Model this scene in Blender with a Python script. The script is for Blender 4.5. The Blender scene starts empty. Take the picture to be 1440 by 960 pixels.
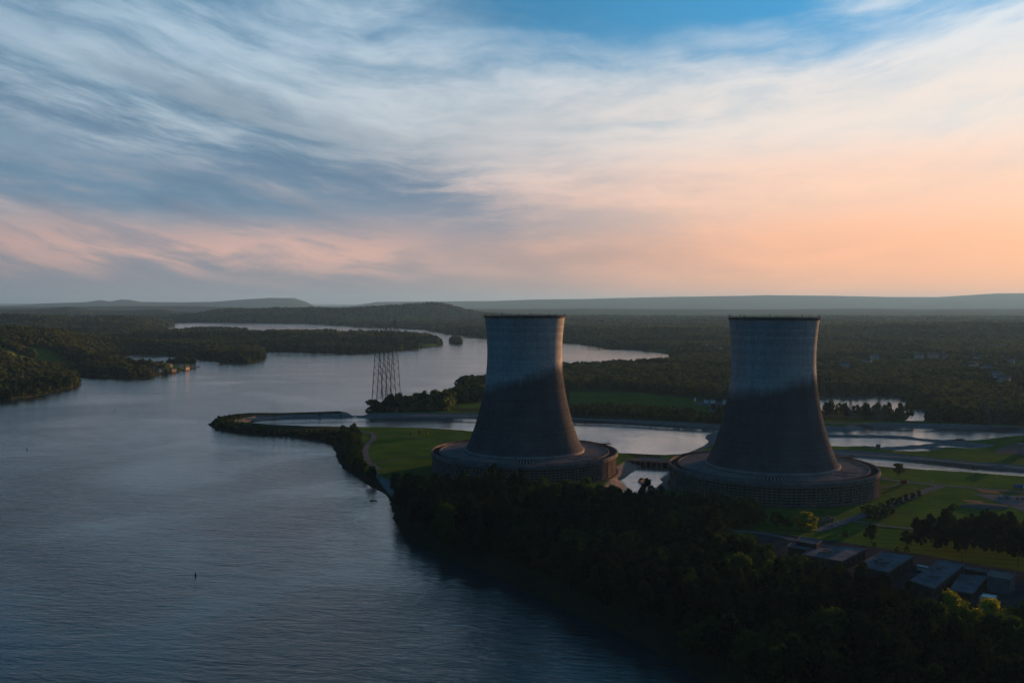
import bpy, math, random
import numpy as np
from mathutils import Matrix, Vector
R = math.radians
sc = bpy.context.scene
COL = sc.collection
rng = np.random.default_rng(7)
random.seed(7)

# ------------------------------------------------------------------ camera
F, PITCH, ROLL, H = 1350.0, 0.0398, 0.003, 152.0
cam = bpy.data.cameras.new('camera'); cam.lens = F / 1440 * 36; cam.sensor_width = 36; cam.sensor_fit = 'HORIZONTAL'
cam.clip_start = 1; cam.clip_end = 200000
co = bpy.data.objects.new('camera', cam); COL.objects.link(co)
co.matrix_world = Matrix.Translation((0, 0, H)) @ Matrix.Rotation(math.pi / 2 - PITCH, 4, 'X') @ Matrix.Rotation(ROLL, 4, 'Z')
sc.camera = co

# ------------------------------------------------------------------ sun, sky, exposure
SUN_AZ, SUN_EL = R(40), R(3.1)          # azimuth to the right of the view direction (+Y)
sl = bpy.data.lights.new('sun', 'SUN'); sl.energy = 5.0; sl.angle = R(0.5); sl.color = (1.0, 0.47, 0.20)
so = bpy.data.objects.new('sun', sl); COL.objects.link(so)
sd_ = Vector((math.sin(SUN_AZ) * math.cos(SUN_EL), math.cos(SUN_AZ) * math.cos(SUN_EL), math.sin(SUN_EL)))
so.rotation_euler = sd_.to_track_quat('Z', 'Y').to_euler()
sc.view_settings.view_transform = 'Standard'; sc.view_settings.look = 'None'
sc.view_settings.exposure = 1.22; sc.view_settings.gamma = 1.0; sc.view_settings.use_curve_mapping = False
HAZE_DENSITY = 2.3e-5

class NT:
    """small helper to write node trees"""
    def __init__(s, tree): s.t = tree; s.n = tree.nodes; s.l = tree.links
    def new(s, ty, **kw):
        nd = s.n.new(ty)
        for k, v in kw.items(): setattr(nd, k, v)
        return nd
    def put(s, sock, v):
        if isinstance(v, bpy.types.NodeSocket): s.l.new(v, sock)
        elif v is not None: sock.default_value = v
    def m(s, op, a, b=None, c=None, clamp=False):
        nd = s.new('ShaderNodeMath', operation=op); nd.use_clamp = clamp
        for i, v in enumerate((a, b, c)):
            if v is not None: s.put(nd.inputs[i], v)
        return nd.outputs[0]
    def sm(s, v, a, b, lo=0.0, hi=1.0):
        nd = s.new('ShaderNodeMapRange', interpolation_type='SMOOTHSTEP')
        s.put(nd.inputs[0], v); nd.inputs[1].default_value = a; nd.inputs[2].default_value = b
        nd.inputs[3].default_value = lo; nd.inputs[4].default_value = hi
        return nd.outputs[0]
    def mix(s, f, a, b, mode='MIX'):
        nd = s.new('ShaderNodeMix', data_type='RGBA', blend_type=mode)
        s.put(nd.inputs[0], f)
        for i, v in ((6, a), (7, b)):
            if isinstance(v, tuple) and len(v) == 3: v = v + (1,)
            s.put(nd.inputs[i], v)
        return nd.outputs[2]
    def noise(s, vec, scale, detail=4, rough=.55, dist=0, dim='3D'):
        nd = s.new('ShaderNodeTexNoise', noise_dimensions=dim)
        if vec is not None: s.put(nd.inputs['Vector'], vec)
        nd.inputs['Scale'].default_value = scale; nd.inputs['Detail'].default_value = detail
        nd.inputs['Roughness'].default_value = rough; nd.inputs['Distortion'].default_value = dist
        return nd.outputs['Fac']
    def comb(s, x, y, z=0.0):
        nd = s.new('ShaderNodeCombineXYZ')
        for i, v in enumerate((x, y, z)): s.put(nd.inputs[i], v)
        return nd.outputs[0]
    def ramp(s, f, stops, interp='EASE'):
        nd = s.new('ShaderNodeValToRGB'); cr = nd.color_ramp; cr.interpolation = interp
        while len(cr.elements) < len(stops): cr.elements.new(.5)
        for e, (p, c) in zip(cr.elements, stops): e.position = p; e.color = tuple(c) + (1,)
        s.put(nd.inputs[0], f); return nd.outputs[0]

def lin(r, g, b):
    f = lambda c: (c / 255 / 12.92) if c / 255 <= .04045 else ((c / 255 + .055) / 1.055) ** 2.4
    return (f(r), f(g), f(b))

w = bpy.data.worlds.new('World'); sc.world = w; w.use_nodes = True
T = NT(w.node_tree); T.n.clear()
out = T.new('ShaderNodeOutputWorld'); bg = T.new('ShaderNodeBackground')
sky = T.new('ShaderNodeTexSky', sky_type='NISHITA'); sky.sun_disc = False
sky.sun_elevation = SUN_EL; sky.sun_rotation = SUN_AZ; sky.altitude = 150; sky.dust_density = 2.0; sky.ozone_density = 2.0
tc = T.new('ShaderNodeTexCoord'); sp = T.new('ShaderNodeSeparateXYZ'); T.l.new(tc.outputs['Generated'], sp.inputs[0])
dx, dy, dz = sp.outputs
az = T.m('ARCTAN2', dx, dy); el = T.m('ARCSINE', dz)
eld = T.m('MULTIPLY', el, 180 / math.pi); azd = T.m('MULTIPLY', az, 180 / math.pi)
# distance from the sun in azimuth, 0..1 (1 at the sun, 0 far away)
dza = T.m('ABSOLUTE', T.m('SUBTRACT', azd, math.degrees(SUN_AZ)))
dza = T.m('MINIMUM', dza, T.m('SUBTRACT', 360.0, dza))
front = T.sm(dza, 100.0, 55.0)                           # the half of the sky the sun sets in
warm = T.sm(dza, 56.0, 10.0)                               # warm part
elf = T.m('DIVIDE', eld, 40.0, clamp=True)
# open sky between the clouds
clearL = T.ramp(elf, [(0.0, lin(112, 122, 134)), (.05, lin(116, 128, 142)), (.16, lin(104, 134, 158)), (.30, lin(96, 134, 160)), (.44, lin(52, 112, 150)), (1, lin(26, 64, 84))])
clearR = T.ramp(elf, [(0.0, lin(236, 174, 136)), (.06, lin(242, 180, 144)), (.14, lin(240, 198, 172)), (.25, lin(190, 206, 214)), (.40, lin(66, 156, 208)), (1, lin(28, 66, 86))])
clear = T.mix(warm, clearL, clearR)
SEED1 = 21.9
# cloud sheet high above, streaks running away towards the right of the picture
zz = T.m('ADD', T.m('MAXIMUM', dz, 0.0), 0.07)
ang = R(14)
pu = T.m('DIVIDE', T.m('SUBTRACT', T.m('MULTIPLY', dx, math.cos(ang)), T.m('MULTIPLY', dy, math.sin(ang))), zz)
pv = T.m('DIVIDE', T.m('ADD', T.m('MULTIPLY', dx, math.sin(ang)), T.m('MULTIPLY', dy, math.cos(ang))), zz)
aa = T.m('SUBTRACT', azd, 3.0)
vv = T.m('SUBTRACT', eld, T.m('MULTIPLY', T.m('MINIMUM', T.m('MULTIPLY', aa, aa), 1800.0), .0042))       # parallel bands sag towards the middle
vs = T.m('MULTIPLY', T.m('POWER', T.m('MAXIMUM', T.m('ADD', vv, 14.0), 0.1), .75), 1.0)                 # finer towards the horizon
warp = T.noise(T.comb(T.m('MULTIPLY', azd, .05), T.m('MULTIPLY', vs, .30), 3.1), 1.0, 3)
vs2 = T.m('ADD', vs, T.m('MULTIPLY', T.m('SUBTRACT', warp, .5), 1.8))
c1 = T.noise(T.comb(T.m('MULTIPLY', azd, .040), T.m('MULTIPLY', vs2, .52), SEED1), 1.0, 5, .5)
c2 = T.noise(T.comb(T.m('MULTIPLY', azd, .13), T.m('MULTIPLY', vs2, 1.9), SEED1 + 5.0), 1.0, 8, .62)
c3 = T.noise(T.comb(T.m('MULTIPLY', pu, 7.0), T.m('MULTIPLY', pv, 4.0), 9.0), 1.0, 6, .6)
cc = T.m('ADD', T.m('ADD', T.m('MULTIPLY', c1, .62), T.m('MULTIPLY', c2, .28)), T.m('MULTIPLY', c3, .12))
# less cloud at the very top right, none of it in the sky behind the camera
azs = T.m('ADD', azd, T.m('MULTIPLY', T.m('SUBTRACT', c2, .5), 14.0)); els = T.m('ADD', eld, T.m('MULTIPLY', T.m('SUBTRACT', c2, .5), 5.0))
patch = T.m('MULTIPLY', T.sm(els, 13.8, 18.0), T.m('MULTIPLY', T.sm(azs, -7.0, 3.0), T.sm(azs, 22.0, 13.0)))   # open blue high up, right of the middle
veil = T.m('MULTIPLY', T.m('MULTIPLY', T.sm(els, 7.0, 10.5), T.sm(els, 18.0, 14.5)), T.sm(azs, -26.0, -12.0))     # bright veil of cloud across the middle
bias = T.m('SUBTRACT', T.m('MULTIPLY', veil, .045), T.m('ADD', T.m('MULTIPLY', patch, .10), T.sm(dza, 30.0, 68.0, 0.0, .005)))
cover = T.sm(T.m('ADD', cc, bias), .36, .64)
cover = T.m('MULTIPLY', cover, T.sm(eld, 26.0, 14.0, .35, 1.0))
bright = T.ramp(elf, [(0.0, lin(140, 148, 156)), (.07, lin(186, 164, 160)), (.14, lin(188, 174, 172)), (.22, lin(174, 188, 198)), (.40, lin(170, 192, 208)), (1, lin(36, 82, 112))])
brightR = T.ramp(elf, [(0.0, lin(238, 176, 138)), (.08, lin(246, 182, 146)), (.17, lin(246, 204, 180)), (.26, lin(232, 218, 208)), (.40, lin(212, 220, 226)), (1, lin(60, 95, 130))])
cloudc = T.mix(T.sm(dza, 60.0, 18.0), bright, brightR)
col = T.mix(T.m('MULTIPLY', cover, T.sm(c2, .30, .62, .66, .96)), clear, cloudc)
# grey undersides of the thicker parts
dark = T.m('MULTIPLY', T.sm(T.noise(T.comb(T.m('MULTIPLY', azd, .045), T.m('MULTIPLY', vs2, .6), 12.0), 1.0, 5, .5), .50, .66), T.sm(dza, 30.0, 66.0, .03, .55))
dark = T.m('MULTIPLY', dark, T.sm(eld, 1.0, 6.0))
col = T.mix(dark, col, lin(74, 102, 128))
line = T.m('ADD', 5.4, T.m('MULTIPLY', T.m('SUBTRACT', -5.0, azs), .20))
bd = T.m('MULTIPLY', T.sm(T.m('ABSOLUTE', T.m('SUBTRACT', els, line)), 2.6, .2), T.sm(azs, 4.0, -8.0))
bd = T.m('MULTIPLY', bd, T.sm(azs, -70.0, -40.0))
col = T.mix(T.m('MULTIPLY', bd, T.sm(c2, .35, .62, .72, .30)), col, lin(92, 120, 146))
pk = T.m('MULTIPLY', T.m('MULTIPLY', T.sm(els, .9, 2.6), T.sm(els, 5.6, 3.2)), T.m('MULTIPLY', T.sm(azs, -1.0, -8.0), T.sm(azs, -60.0, -30.0)))
col = T.mix(T.m('MULTIPLY', pk, T.m('ADD', .25, T.m('MULTIPLY', T.sm(c2, .4, .6), .5))), col, lin(214, 172, 158))
hb = T.m('MULTIPLY', T.sm(eld, 3.0, .6), T.sm(dza, 22.0, 60.0, .0, .85))
col = T.mix(hb, col, lin(134, 134, 142))
# sky behind the camera: hand-painted blue ramp, tuned to colour the shaded faces
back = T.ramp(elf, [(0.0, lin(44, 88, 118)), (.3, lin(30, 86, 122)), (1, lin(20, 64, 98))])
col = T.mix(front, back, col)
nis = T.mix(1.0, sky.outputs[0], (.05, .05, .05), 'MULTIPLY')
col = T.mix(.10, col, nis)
low = T.m('LESS_THAN', dz, -0.02)
col = T.mix(low, col, lin(60, 70, 80))
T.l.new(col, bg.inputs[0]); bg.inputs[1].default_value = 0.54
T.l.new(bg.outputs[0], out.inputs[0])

# ------------------------------------------------------------------ object helpers
def tag(o, label=None, cat=None, group=None, kind=None):
    if label: o['label'] = label
    if cat: o['category'] = cat
    if group: o['group'] = group
    if kind: o['kind'] = kind
    return o
def empty(name, loc=(0, 0, 0), rz=0):
    o = bpy.data.objects.new(name, None); COL.objects.link(o); o.location = loc; o.rotation_euler = (0, 0, rz); return o
def copy_tree(o, parent=None):
    c = o.copy(); COL.objects.link(c); c.parent = parent
    for ch in o.children: copy_tree(ch, c)
    return c
class MB:
    def __init__(s): s.v = []; s.f = []
    def add(s, vs, fs):
        b = len(s.v); s.v += [tuple(map(float, v)) for v in vs]; s.f += [tuple(b + i for i in f) for f in fs]; return s
    def box(s, c, d, rz=0, taper=1.0):
        x, y, z = d[0] / 2, d[1] / 2, d[2] / 2; ca, sa = math.cos(rz), math.sin(rz); vs = []
        for k, (i, j) in ((kk, ij) for kk in (-1, 1) for ij in ((-1, -1), (1, -1), (1, 1), (-1, 1))):
            t = taper if k == 1 else 1
            px, py = i * x * t, j * y * t
            vs.append((c[0] + px * ca - py * sa, c[1] + px * sa + py * ca, c[2] + k * z))
        return s.add(vs, [(3, 2, 1, 0), (4, 5, 6, 7), (0, 1, 5, 4), (1, 2, 6, 5), (2, 3, 7, 6), (3, 0, 4, 7)])
    def bar(s, a, b, r0, r1=None, n=4):
        r1 = r0 if r1 is None else r1
        a, b = Vector(a), Vector(b); d = (b - a)
        if d.length < 1e-6: return s
        q = d.normalized().to_track_quat('Z', 'Y'); vs = []
        for p, r in ((a, r0), (b, r1)):
            for i in range(n):
                t = 2 * math.pi * (i + .5) / n; vs.append(p + q @ Vector((r * math.cos(t), r * math.sin(t), 0)))
        fs = [(i, (i + 1) % n, n + (i + 1) % n, n + i) for i in range(n)] + [tuple(range(n - 1, -1, -1)), tuple(range(n, 2 * n))]
        return s.add(vs, fs)
    def lathe(s, prof, n=180, a0=0, a1=2 * math.pi, closed=False, center=(0, 0)):
        full = abs(a1 - a0 - 2 * math.pi) < 1e-6; m = n if full else n + 1; vs = []
        for i in range(m):
            t = a0 + (a1 - a0) * i / n
            for r, z in prof: vs.append((center[0] + r * math.cos(t), center[1] + r * math.sin(t), z))
        k = len(prof); fs = []
        for i in range(n):
            j = (i + 1) % m
            for q in range(k if closed else k - 1):
                q2 = (q + 1) % k; fs.append((i * k + q, j * k + q, j * k + q2, i * k + q2))
        return s.add(vs, fs)
    def poly(s, pts, z0, z1):
        """prism over an outline"""
        a = sum(pts[i][0] * pts[(i + 1) % len(pts)][1] - pts[(i + 1) % len(pts)][0] * pts[i][1] for i in range(len(pts)))
        if a < 0: pts = pts[::-1]
        n = len(pts); vs = [(p[0], p[1], z0) for p in pts] + [(p[0], p[1], z1) for p in pts]
        return s.add(vs, [tuple(range(n - 1, -1, -1)), tuple(range(n, 2 * n))] + [(i, (i + 1) % n, n + (i + 1) % n, n + i) for i in range(n)])
    def build(s, name, mat, parent=None, smooth=False, loc=None):
        me = bpy.data.meshes.new(name); me.from_pydata(s.v, [], s.f); me.update()
        if smooth: me.polygons.foreach_set('use_smooth', [True] * len(me.polygons))
        me.materials.append(mat)
        o = bpy.data.objects.new(name, me); COL.objects.link(o); o.parent = parent
        if loc: o.location = loc
        return o

# pixel of the 1440x960 photograph -> point on the level z
cp_, sp_, cr_, sr_ = math.cos(PITCH), math.sin(PITCH), math.cos(ROLL), math.sin(ROLL)
def U(px, py, z=0.0):
    a, b = px - 720, py - 480
    X = a * cr_ + b * sr_; Y = -a * sr_ + b * cr_
    d = np.array([X / F, 1.0, -Y / F])                    # camera frame (right, forward, up)
    dyw = d[1] * cp_ + d[2] * sp_; dzw = -d[1] * sp_ + d[2] * cp_
    t = (z - H) / dzw
    return np.array([d[0] * t, dyw * t])
def PX(x, y, z):
    z = z - H; d = y * cp_ - z * sp_; u = y * sp_ + z * cp_
    X = F * x / d; Y = -F * u / d
    return 720 + X * cr_ - Y * sr_, 480 + X * sr_ + Y * cr_
def UP(pts, z=0.0): return np.array([U(p[0], p[1], p[2] if len(p) > 2 else z) for p in pts])

# ------------------------------------------------------------------ materials
def mat(name):
    m = bpy.data.materials.new(name); m.use_nodes = True; t = NT(m.node_tree)
    b = t.n['Principled BSDF']; b.inputs['Roughness'].default_value = .85
    b.inputs['Specular IOR Level'].default_value = 0
    return m, t, b
def simple(name, c, c2=None, scale=1.0, rough=.85, bump=0.0, metal=0.0, detail=5):
    m, t, b = mat(name); tcn = t.new('ShaderNodeTexCoord').outputs['Object']
    n = t.noise(tcn, scale, detail, .6)
    c2 = c2 or tuple(x * .7 for x in c)
    t.l.new(t.mix(t.sm(n, .3, .7), c, c2), b.inputs['Base Color'])
    b.inputs['Roughness'].default_value = rough; b.inputs['Metallic'].default_value = metal
    if bump:
        bn = t.new('ShaderNodeBump'); bn.inputs['Distance'].default_value = bump
        t.l.new(n, bn.inputs['Height']); t.l.new(bn.outputs[0], b.inputs['Normal'])
    return m
def foliage(name, ca, cb, cd=None):
    m, t, b = mat(name)
    oi = t.new('ShaderNodeObjectInfo'); geo = t.new('ShaderNodeNewGeometry')
    n = t.noise(geo.outputs['Position'], .35, 3)
    f = t.m('ADD', t.m('MULTIPLY', oi.outputs['Random'], .65), t.m('MULTIPLY', n, .5), clamp=True)
    c = t.mix(t.sm(f, .15, .9), ca, cb)
    if cd:
        big = t.noise(geo.outputs['Position'], .012, 3)
        c = t.mix(t.m('MULTIPLY', t.sm(big, .45, .65), .7), c, cd)
    t.l.new(c, b.inputs['Base Color'])
    b.inputs['Roughness'].default_value = .8; b.inputs['Specular IOR Level'].default_value = 0
    tr = t.new('ShaderNodeBsdfTranslucent'); t.l.new(t.mix(1.0, c, (1.0, 1.1, .5), 'MULTIPLY'), tr.inputs[0])
    ms = t.new('ShaderNodeMixShader'); ms.inputs[0].default_value = .3
    t.l.new(b.outputs[0], ms.inputs[1]); t.l.new(tr.outputs[0], ms.inputs[2])
    t.l.new(ms.outputs[0], t.n['Material Output'].inputs[0])
    return m
M = {}
M['pine'] = foliage('pine needles', (.005, .015, .010), (.016, .036, .018))  # near-black and cool: shade of the foreground wood baked into the needles
M['leaf'] = foliage('broad leaves', (.010, .032, .013), (.044, .088, .022))
M['leafy'] = foliage('bright yellow-green leaves', (.10, .15, .015), (.24, .26, .025))
M['wood'] = foliage('woodland leaves', (.014, .034, .017), (.100, .135, .045), (.085, .088, .036))  # light-dark range widened to paint sunlit and shaded clumps
M['bark'] = simple('bark', (.07, .055, .045), (.035, .03, .028), .8)
M['concrete'] = simple('weathered concrete', (.17, .17, .17), (.10, .10, .105), .12, .9, .05)  # albedo cut so the tower base rings look shaded under grazing sun
M['concrete_dark'] = simple('dark stained concrete', (.11, .10, .095), (.07, .065, .06), .15, .9, .05)
M['concrete_roof'] = simple('basin roof concrete', (.05, .05, .05), (.03, .03, .03), .09, .9, .05)
M['panel'] = simple('grille slats', (.25, .21, .18), (.15, .13, .115), .2, .8)
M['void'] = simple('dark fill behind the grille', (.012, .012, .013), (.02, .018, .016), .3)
M['pale'] = simple('pale concrete kerb', (.30, .29, .28), (.20, .19, .19), .2)
M['steel'] = simple('galvanised steel', (.20, .19, .19), (.14, .13, .13), .3, .6)
M['rust'] = simple('dark painted steel', (.05, .045, .045), (.09, .05, .035), .3, .7)
M['asphalt'] = simple('asphalt', (.14, .155, .17), (.10, .11, .12), .08, .9)  # grey tinted blue for the skylit shade on the roads
M['yard'] = simple('yard paving darkened for low sun', (.045, .052, .060), (.03, .034, .04), .1)
M['pylon'] = simple('weathered pylon steel', (.13, .135, .14), (.08, .08, .085), .3, .7)
M['path'] = simple('pale gravel path', (.12, .12, .115), (.09, .088, .085), .2)
M['roof'] = simple('flat roof felt', (.15, .175, .205), (.09, .105, .125), .12, .85)
M['wallb'] = simple('dark corrugated wall', (.07, .065, .062), (.04, .04, .04), .3)
M['white'] = simple('white paint', (.75, .74, .72), (.6, .6, .58), .5, .6)
M['house'] = simple('pale house siding', (.55, .52, .48), (.42, .40, .38), .1, .7)
M['roofh'] = simple('shingle roof', (.16, .15, .15), (.10, .095, .09), .3)
M['sunlit_tan'] = simple('house siding in sunlit tan', (.62, .48, .36), (.5, .38, .28), .2)  # orange evening sun on the shore houses painted into the siding colour
M['glass'] = simple('dark window glass', (.02, .025, .03), (.03, .035, .04), .5, .15)
M['black'] = simple('black rubber', (.015, .015, .015), None, 1.0)
M['car_red'] = simple('dark red car paint', (.14, .02, .02), None, 1.0, .4)
M['car_white'] = simple('white car paint', (.65, .66, .68), None, 1.0, .35)
M['car_grey'] = simple('grey car paint', (.14, .15, .17), None, 1.0, .35)
M['car_blue'] = simple('blue car paint', (.05, .16, .30), None, 1.0, .35)
M['earth'] = simple('bare earth', (.30, .17, .09), (.2, .13, .08), .3)

# tower shell: pour lines, vertical joints, dark weathering over the lower half
def shell_mat(name, zb, slope, seed):
    m, t, b = mat(name)
    tcn = t.new('ShaderNodeTexCoord').outputs['Object']; s = t.new('ShaderNodeSeparateXYZ'); t.l.new(tcn, s.inputs[0])
    x, y, z = s.outputs
    a = t.m('ARCTAN2', y, x)
    hl = t.m('FRACT', t.m('DIVIDE', z, 2.0)); hline = t.m('LESS_THAN', hl, .20)
    vl = t.m('FRACT', t.m('MULTIPLY', a, 88 / (2 * math.pi))); vline = t.m('LESS_THAN', vl, .10)
    cell = t.new('ShaderNodeTexWhiteNoise', noise_dimensions='2D')
    t.l.new(t.comb(t.m('FLOOR', t.m('DIVIDE', z, 2.0)), t.m('FLOOR', t.m('MULTIPLY', a, 88 / (2 * math.pi)))), cell.inputs['Vector'])
    row = t.new('ShaderNodeTexWhiteNoise', noise_dimensions='1D'); t.l.new(t.m('FLOOR', t.m('DIVIDE', z, 2.0)), row.inputs['W'])
    n1 = t.noise(t.comb(t.m('MULTIPLY', x, 1.0), t.m('MULTIPLY', y, 1.0), t.m('MULTIPLY', z, .25)), .07, 6, .65)
    n2 = t.noise(t.comb(t.m('MULTIPLY', a, 4.0), t.m('MULTIPLY', z, .01), seed), 1.0, 6, .7)
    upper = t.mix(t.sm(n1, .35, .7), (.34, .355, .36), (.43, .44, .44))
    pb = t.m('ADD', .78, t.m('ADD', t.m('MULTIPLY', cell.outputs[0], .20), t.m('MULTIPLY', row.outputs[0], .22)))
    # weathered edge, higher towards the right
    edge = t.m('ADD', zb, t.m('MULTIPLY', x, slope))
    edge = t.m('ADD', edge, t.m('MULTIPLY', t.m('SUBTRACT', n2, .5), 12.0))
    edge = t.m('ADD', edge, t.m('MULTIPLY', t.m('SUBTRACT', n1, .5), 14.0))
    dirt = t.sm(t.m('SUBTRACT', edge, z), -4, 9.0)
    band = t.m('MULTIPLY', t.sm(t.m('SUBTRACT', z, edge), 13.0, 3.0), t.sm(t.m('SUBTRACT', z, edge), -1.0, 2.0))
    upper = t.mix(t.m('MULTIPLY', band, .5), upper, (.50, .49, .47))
    lower = t.mix(t.sm(n1, .3, .7), (.048, .056, .066), (.080, .090, .100))  # bluish tint puts the navy shade of the tower face into the concrete
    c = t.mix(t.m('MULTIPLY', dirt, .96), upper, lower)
    c = t.mix(1.0, c, t.comb(pb, pb, pb), 'MULTIPLY')
    c = t.mix(t.m('MULTIPLY', hline, .34), c, (.06, .06, .06))
    c = t.mix(t.m('MULTIPLY', vline, .36), c, (.08, .08, .08))
    c = t.mix(t.m('MULTIPLY', t.sm(n2, .55, .8), .35), c, (.07, .07, .07))
    n3 = t.noise(t.comb(t.m('MULTIPLY', a, 26.0), t.m('MULTIPLY', z, .012), seed + 4), 1.0, 5, .7)
    c = t.mix(t.m('MULTIPLY', t.sm(n3, .54, .74), .45), c, (.05, .05, .052))
    t.l.new(c, b.inputs['Base Color']); b.inputs['Roughness'].default_value = .92
    bp = t.new('ShaderNodeBump'); bp.inputs['Distance'].default_value = .25
    t.l.new(t.m('MAXIMUM', hline, vline), bp.inputs['Height']); bp.invert = True; t.l.new(bp.outputs[0], b.inputs['Normal'])
    return m

def water_mat(name, wscale, strength, rough, base=(.010, .020, .024), ior=1.33):
    m, t, b = mat(name)
    g = t.new('ShaderNodeNewGeometry').outputs['Position']
    s = t.new('ShaderNodeSeparateXYZ'); t.l.new(g, s.inputs[0]); x, y, z = s.outputs
    # ripples run slightly across the view
    v = t.comb(t.m('ADD', t.m('MULTIPLY', x, .38), t.m('MULTIPLY', y, -.12)), t.m('ADD', t.m('MULTIPLY', y, 1.0), t.m('MULTIPLY', x, .22)))
    n1 = t.noise(v, .22 * wscale, 5, .65, .6); n2 = t.noise(v, .055 * wscale, 4, .6, .4); n3 = t.noise(g, .0045, 5, .6, .8)
    hgt = t.m('ADD', t.m('MULTIPLY', n1, .8), t.m('MULTIPLY', n2, 1.6))
    bp = t.new('ShaderNodeBump'); t.put(bp.inputs['Strength'], t.sm(n3, .30, .68, strength * .30, strength * 1.15))
    bp.inputs['Distance'].default_value = 1.0
    t.l.new(hgt, bp.inputs['Height']); t.l.new(bp.outputs[0], b.inputs['Normal'])
    b.inputs['Base Color'].default_value = base + (1,)
    t.put(b.inputs['Roughness'], t.sm(n3, .35, .65, rough * .7, rough * 1.3)); b.inputs['IOR'].default_value = ior
    b.inputs['Specular IOR Level'].default_value = .5
    return m
M['river'] = water_mat('river water', 1.5, .62, .10, (.016, .036, .040), 1.42)  # base lifted towards grey-teal to brighten the sky's reflection
M['pond'] = water_mat('calm pond water', 1.6, .42, .12, (.10, .11, .11), 1.6)  # pale base and high IOR paint in the near-white sky glare

# ------------------------------------------------------------------ the map: water outlines traced as shorelines at z = -5
WL = -5.0
river = UP([(-900, 1500), (-800, 640), (-120, 575), (0, 562), (30, 560), (60, 555), (90, 547), (112, 540), (108, 532), (98, 526), (94, 520), (108, 518), (114, 527), (140, 531), (180, 531.5), (212, 529),
    (226, 525), (250, 523), (274, 518), (275, 513), (266, 509), (240, 508, 4), (216, 511, 4), (196, 512, 4), (176, 508, 2), (168, 501), (185, 498), (216, 498), (255, 501), (290, 505), (310, 510), (350, 510), (370, 506), (373, 499), (369, 494),
    (405, 494), (440, 495), (500, 496), (540, 494), (575, 491), (605, 489), (621, 485), (618, 481), (602, 473, 8), (570, 469, 14), (520, 466, 20), (470, 461, 30), (430, 460.5, 35), (380, 463, 25), (330, 462, 20), (280, 463, 15), (240, 466, 12), (226, 465),
    (232, 461), (246, 458), (243, 453.5), (300, 453), (360, 454), (420, 455), (465, 457), (490, 458.5), (535, 461), (590, 462), (612, 466), (640, 470), (680, 474.5), (740, 475), (795, 481), (850, 488), (900, 491.5), (925, 496), (948, 500),
    (944, 502.5, 12), (900, 505, 14), (862, 506, 14), (830, 508, 14), (800, 509, 14), (760, 512, 12), (720, 515, 12), (685, 530, 8), (668, 541), (648, 540), (640, 546), (655, 551), (640, 556, 4), (620, 557, 10), (600, 560, 10), (570, 564, 12), (545, 568, 8), (515, 573, 6), (498, 578, 4), (490, 580.5),
    (450, 582), (400, 583.5), (350, 583.5), (318, 586), (298, 591), (291, 597), (300, 603), (320, 607), (340, 610), (370, 612), (400, 614), (430, 617), (450, 620), (464, 626), (470, 636), (472, 646), (480, 658), (492, 667), (508, 677), (520, 685),
    (534, 692), (543, 700), (548, 712), (550, 728), (560, 748), (580, 765), (620, 783), (660, 797), (700, 811), (740, 830), (780, 850), (830, 874), (880, 898), (930, 924), (985, 957), (1060, 1000), (1180, 1090), (1400, 1500)], WL)
canal = UP([(348, 596), (372, 591), (410, 589.5), (450, 588.5), (560, 587), (660, 587.5), (740, 590), (810, 594), (860, 596), (920, 599), (975, 602), (1012, 605), (1004, 608), (992, 612), (990, 616), (995, 620), (988, 627), (975, 633), (962, 638), (950, 641.5), (935, 642.5),
    (900, 641), (868, 639.5), (800, 629), (740, 618), (662, 608.5), (612, 605), (560, 603.5), (500, 603), (440, 602), (390, 600)], WL)
pool = UP([(876, 675), (888, 667), (897, 660), (903, 656.5), (912, 654), (926, 655), (941, 656), (942, 660), (934, 667), (926, 673), (930, 678), (922, 684), (912, 694), (890, 697), (872, 697), (884, 686)], WL)
pond_a = UP([(1166, 606), (1200, 607), (1215, 604), (1234, 601.5), (1280, 602), (1330, 603), (1390, 605), (1440, 609), (1700, 622), (1700, 626), (1560, 614), (1440, 613.5), (1400, 617), (1370, 620.5), (1357, 622), (1330, 620.5), (1303, 618), (1276, 614.5), (1230, 613), (1166, 612)], WL)
pond_b = UP([(1168, 615), (1230, 616), (1274, 617.5), (1298, 620.5), (1318, 623), (1285, 627), (1236, 630), (1175, 630.5), (1150, 629)], WL)
pond_c = UP([(1243, 634.5), (1272, 632.5), (1298, 631), (1309, 632.5), (1291, 637), (1262, 637)], WL)
pond_d = UP([(1315, 628.5), (1332, 626.5), (1374, 631), (1360, 633.5), (1335, 632)], WL)
channel = UP([(1120, 641), (1176, 642), (1210, 643.5), (1240, 646), (1294, 652), (1371, 660), (1440, 665), (1700, 690), (1700, 702), (1440, 673), (1411, 671), (1361, 667), (1294, 663), (1240, 659), (1200, 653), (1120, 648)], WL)
slough = UP([(1140, 558), (1200, 557), (1258, 556), (1279, 563), (1284, 574), (1308, 575), (1303, 588), (1300, 594.5), (1280, 594.5), (1274, 592), (1284, 579), (1262, 577, 0), (1200, 577, 0), (1140, 577, 0)], WL)
far_a = UP([(250, 438.6), (306, 439), (306, 441), (258, 441.2)], WL)
far_b = UP([(640, 453), (690, 453), (700, 455.5), (655, 455.2)], WL)
far_c = UP([(108, 448), (124, 448), (124, 450), (110, 450)], WL)
WAT = [river, canal, pool, pond_a, pond_b, pond_c, pond_d, channel, slough, far_a, far_b, far_c]
islands = [UP([(633, 481.5), (641, 483.3), (649, 482.5), (650, 480), (643, 478.5), (634, 479.5)], WL),
           UP([(835, 486), (842, 485.2), (855, 486.5), (850, 487.6)], WL)]
ALL = WAT + islands
E0 = np.concatenate(ALL).astype(np.float32); E1 = np.concatenate([np.roll(p, -1, 0) for p in ALL]).astype(np.float32)
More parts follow.
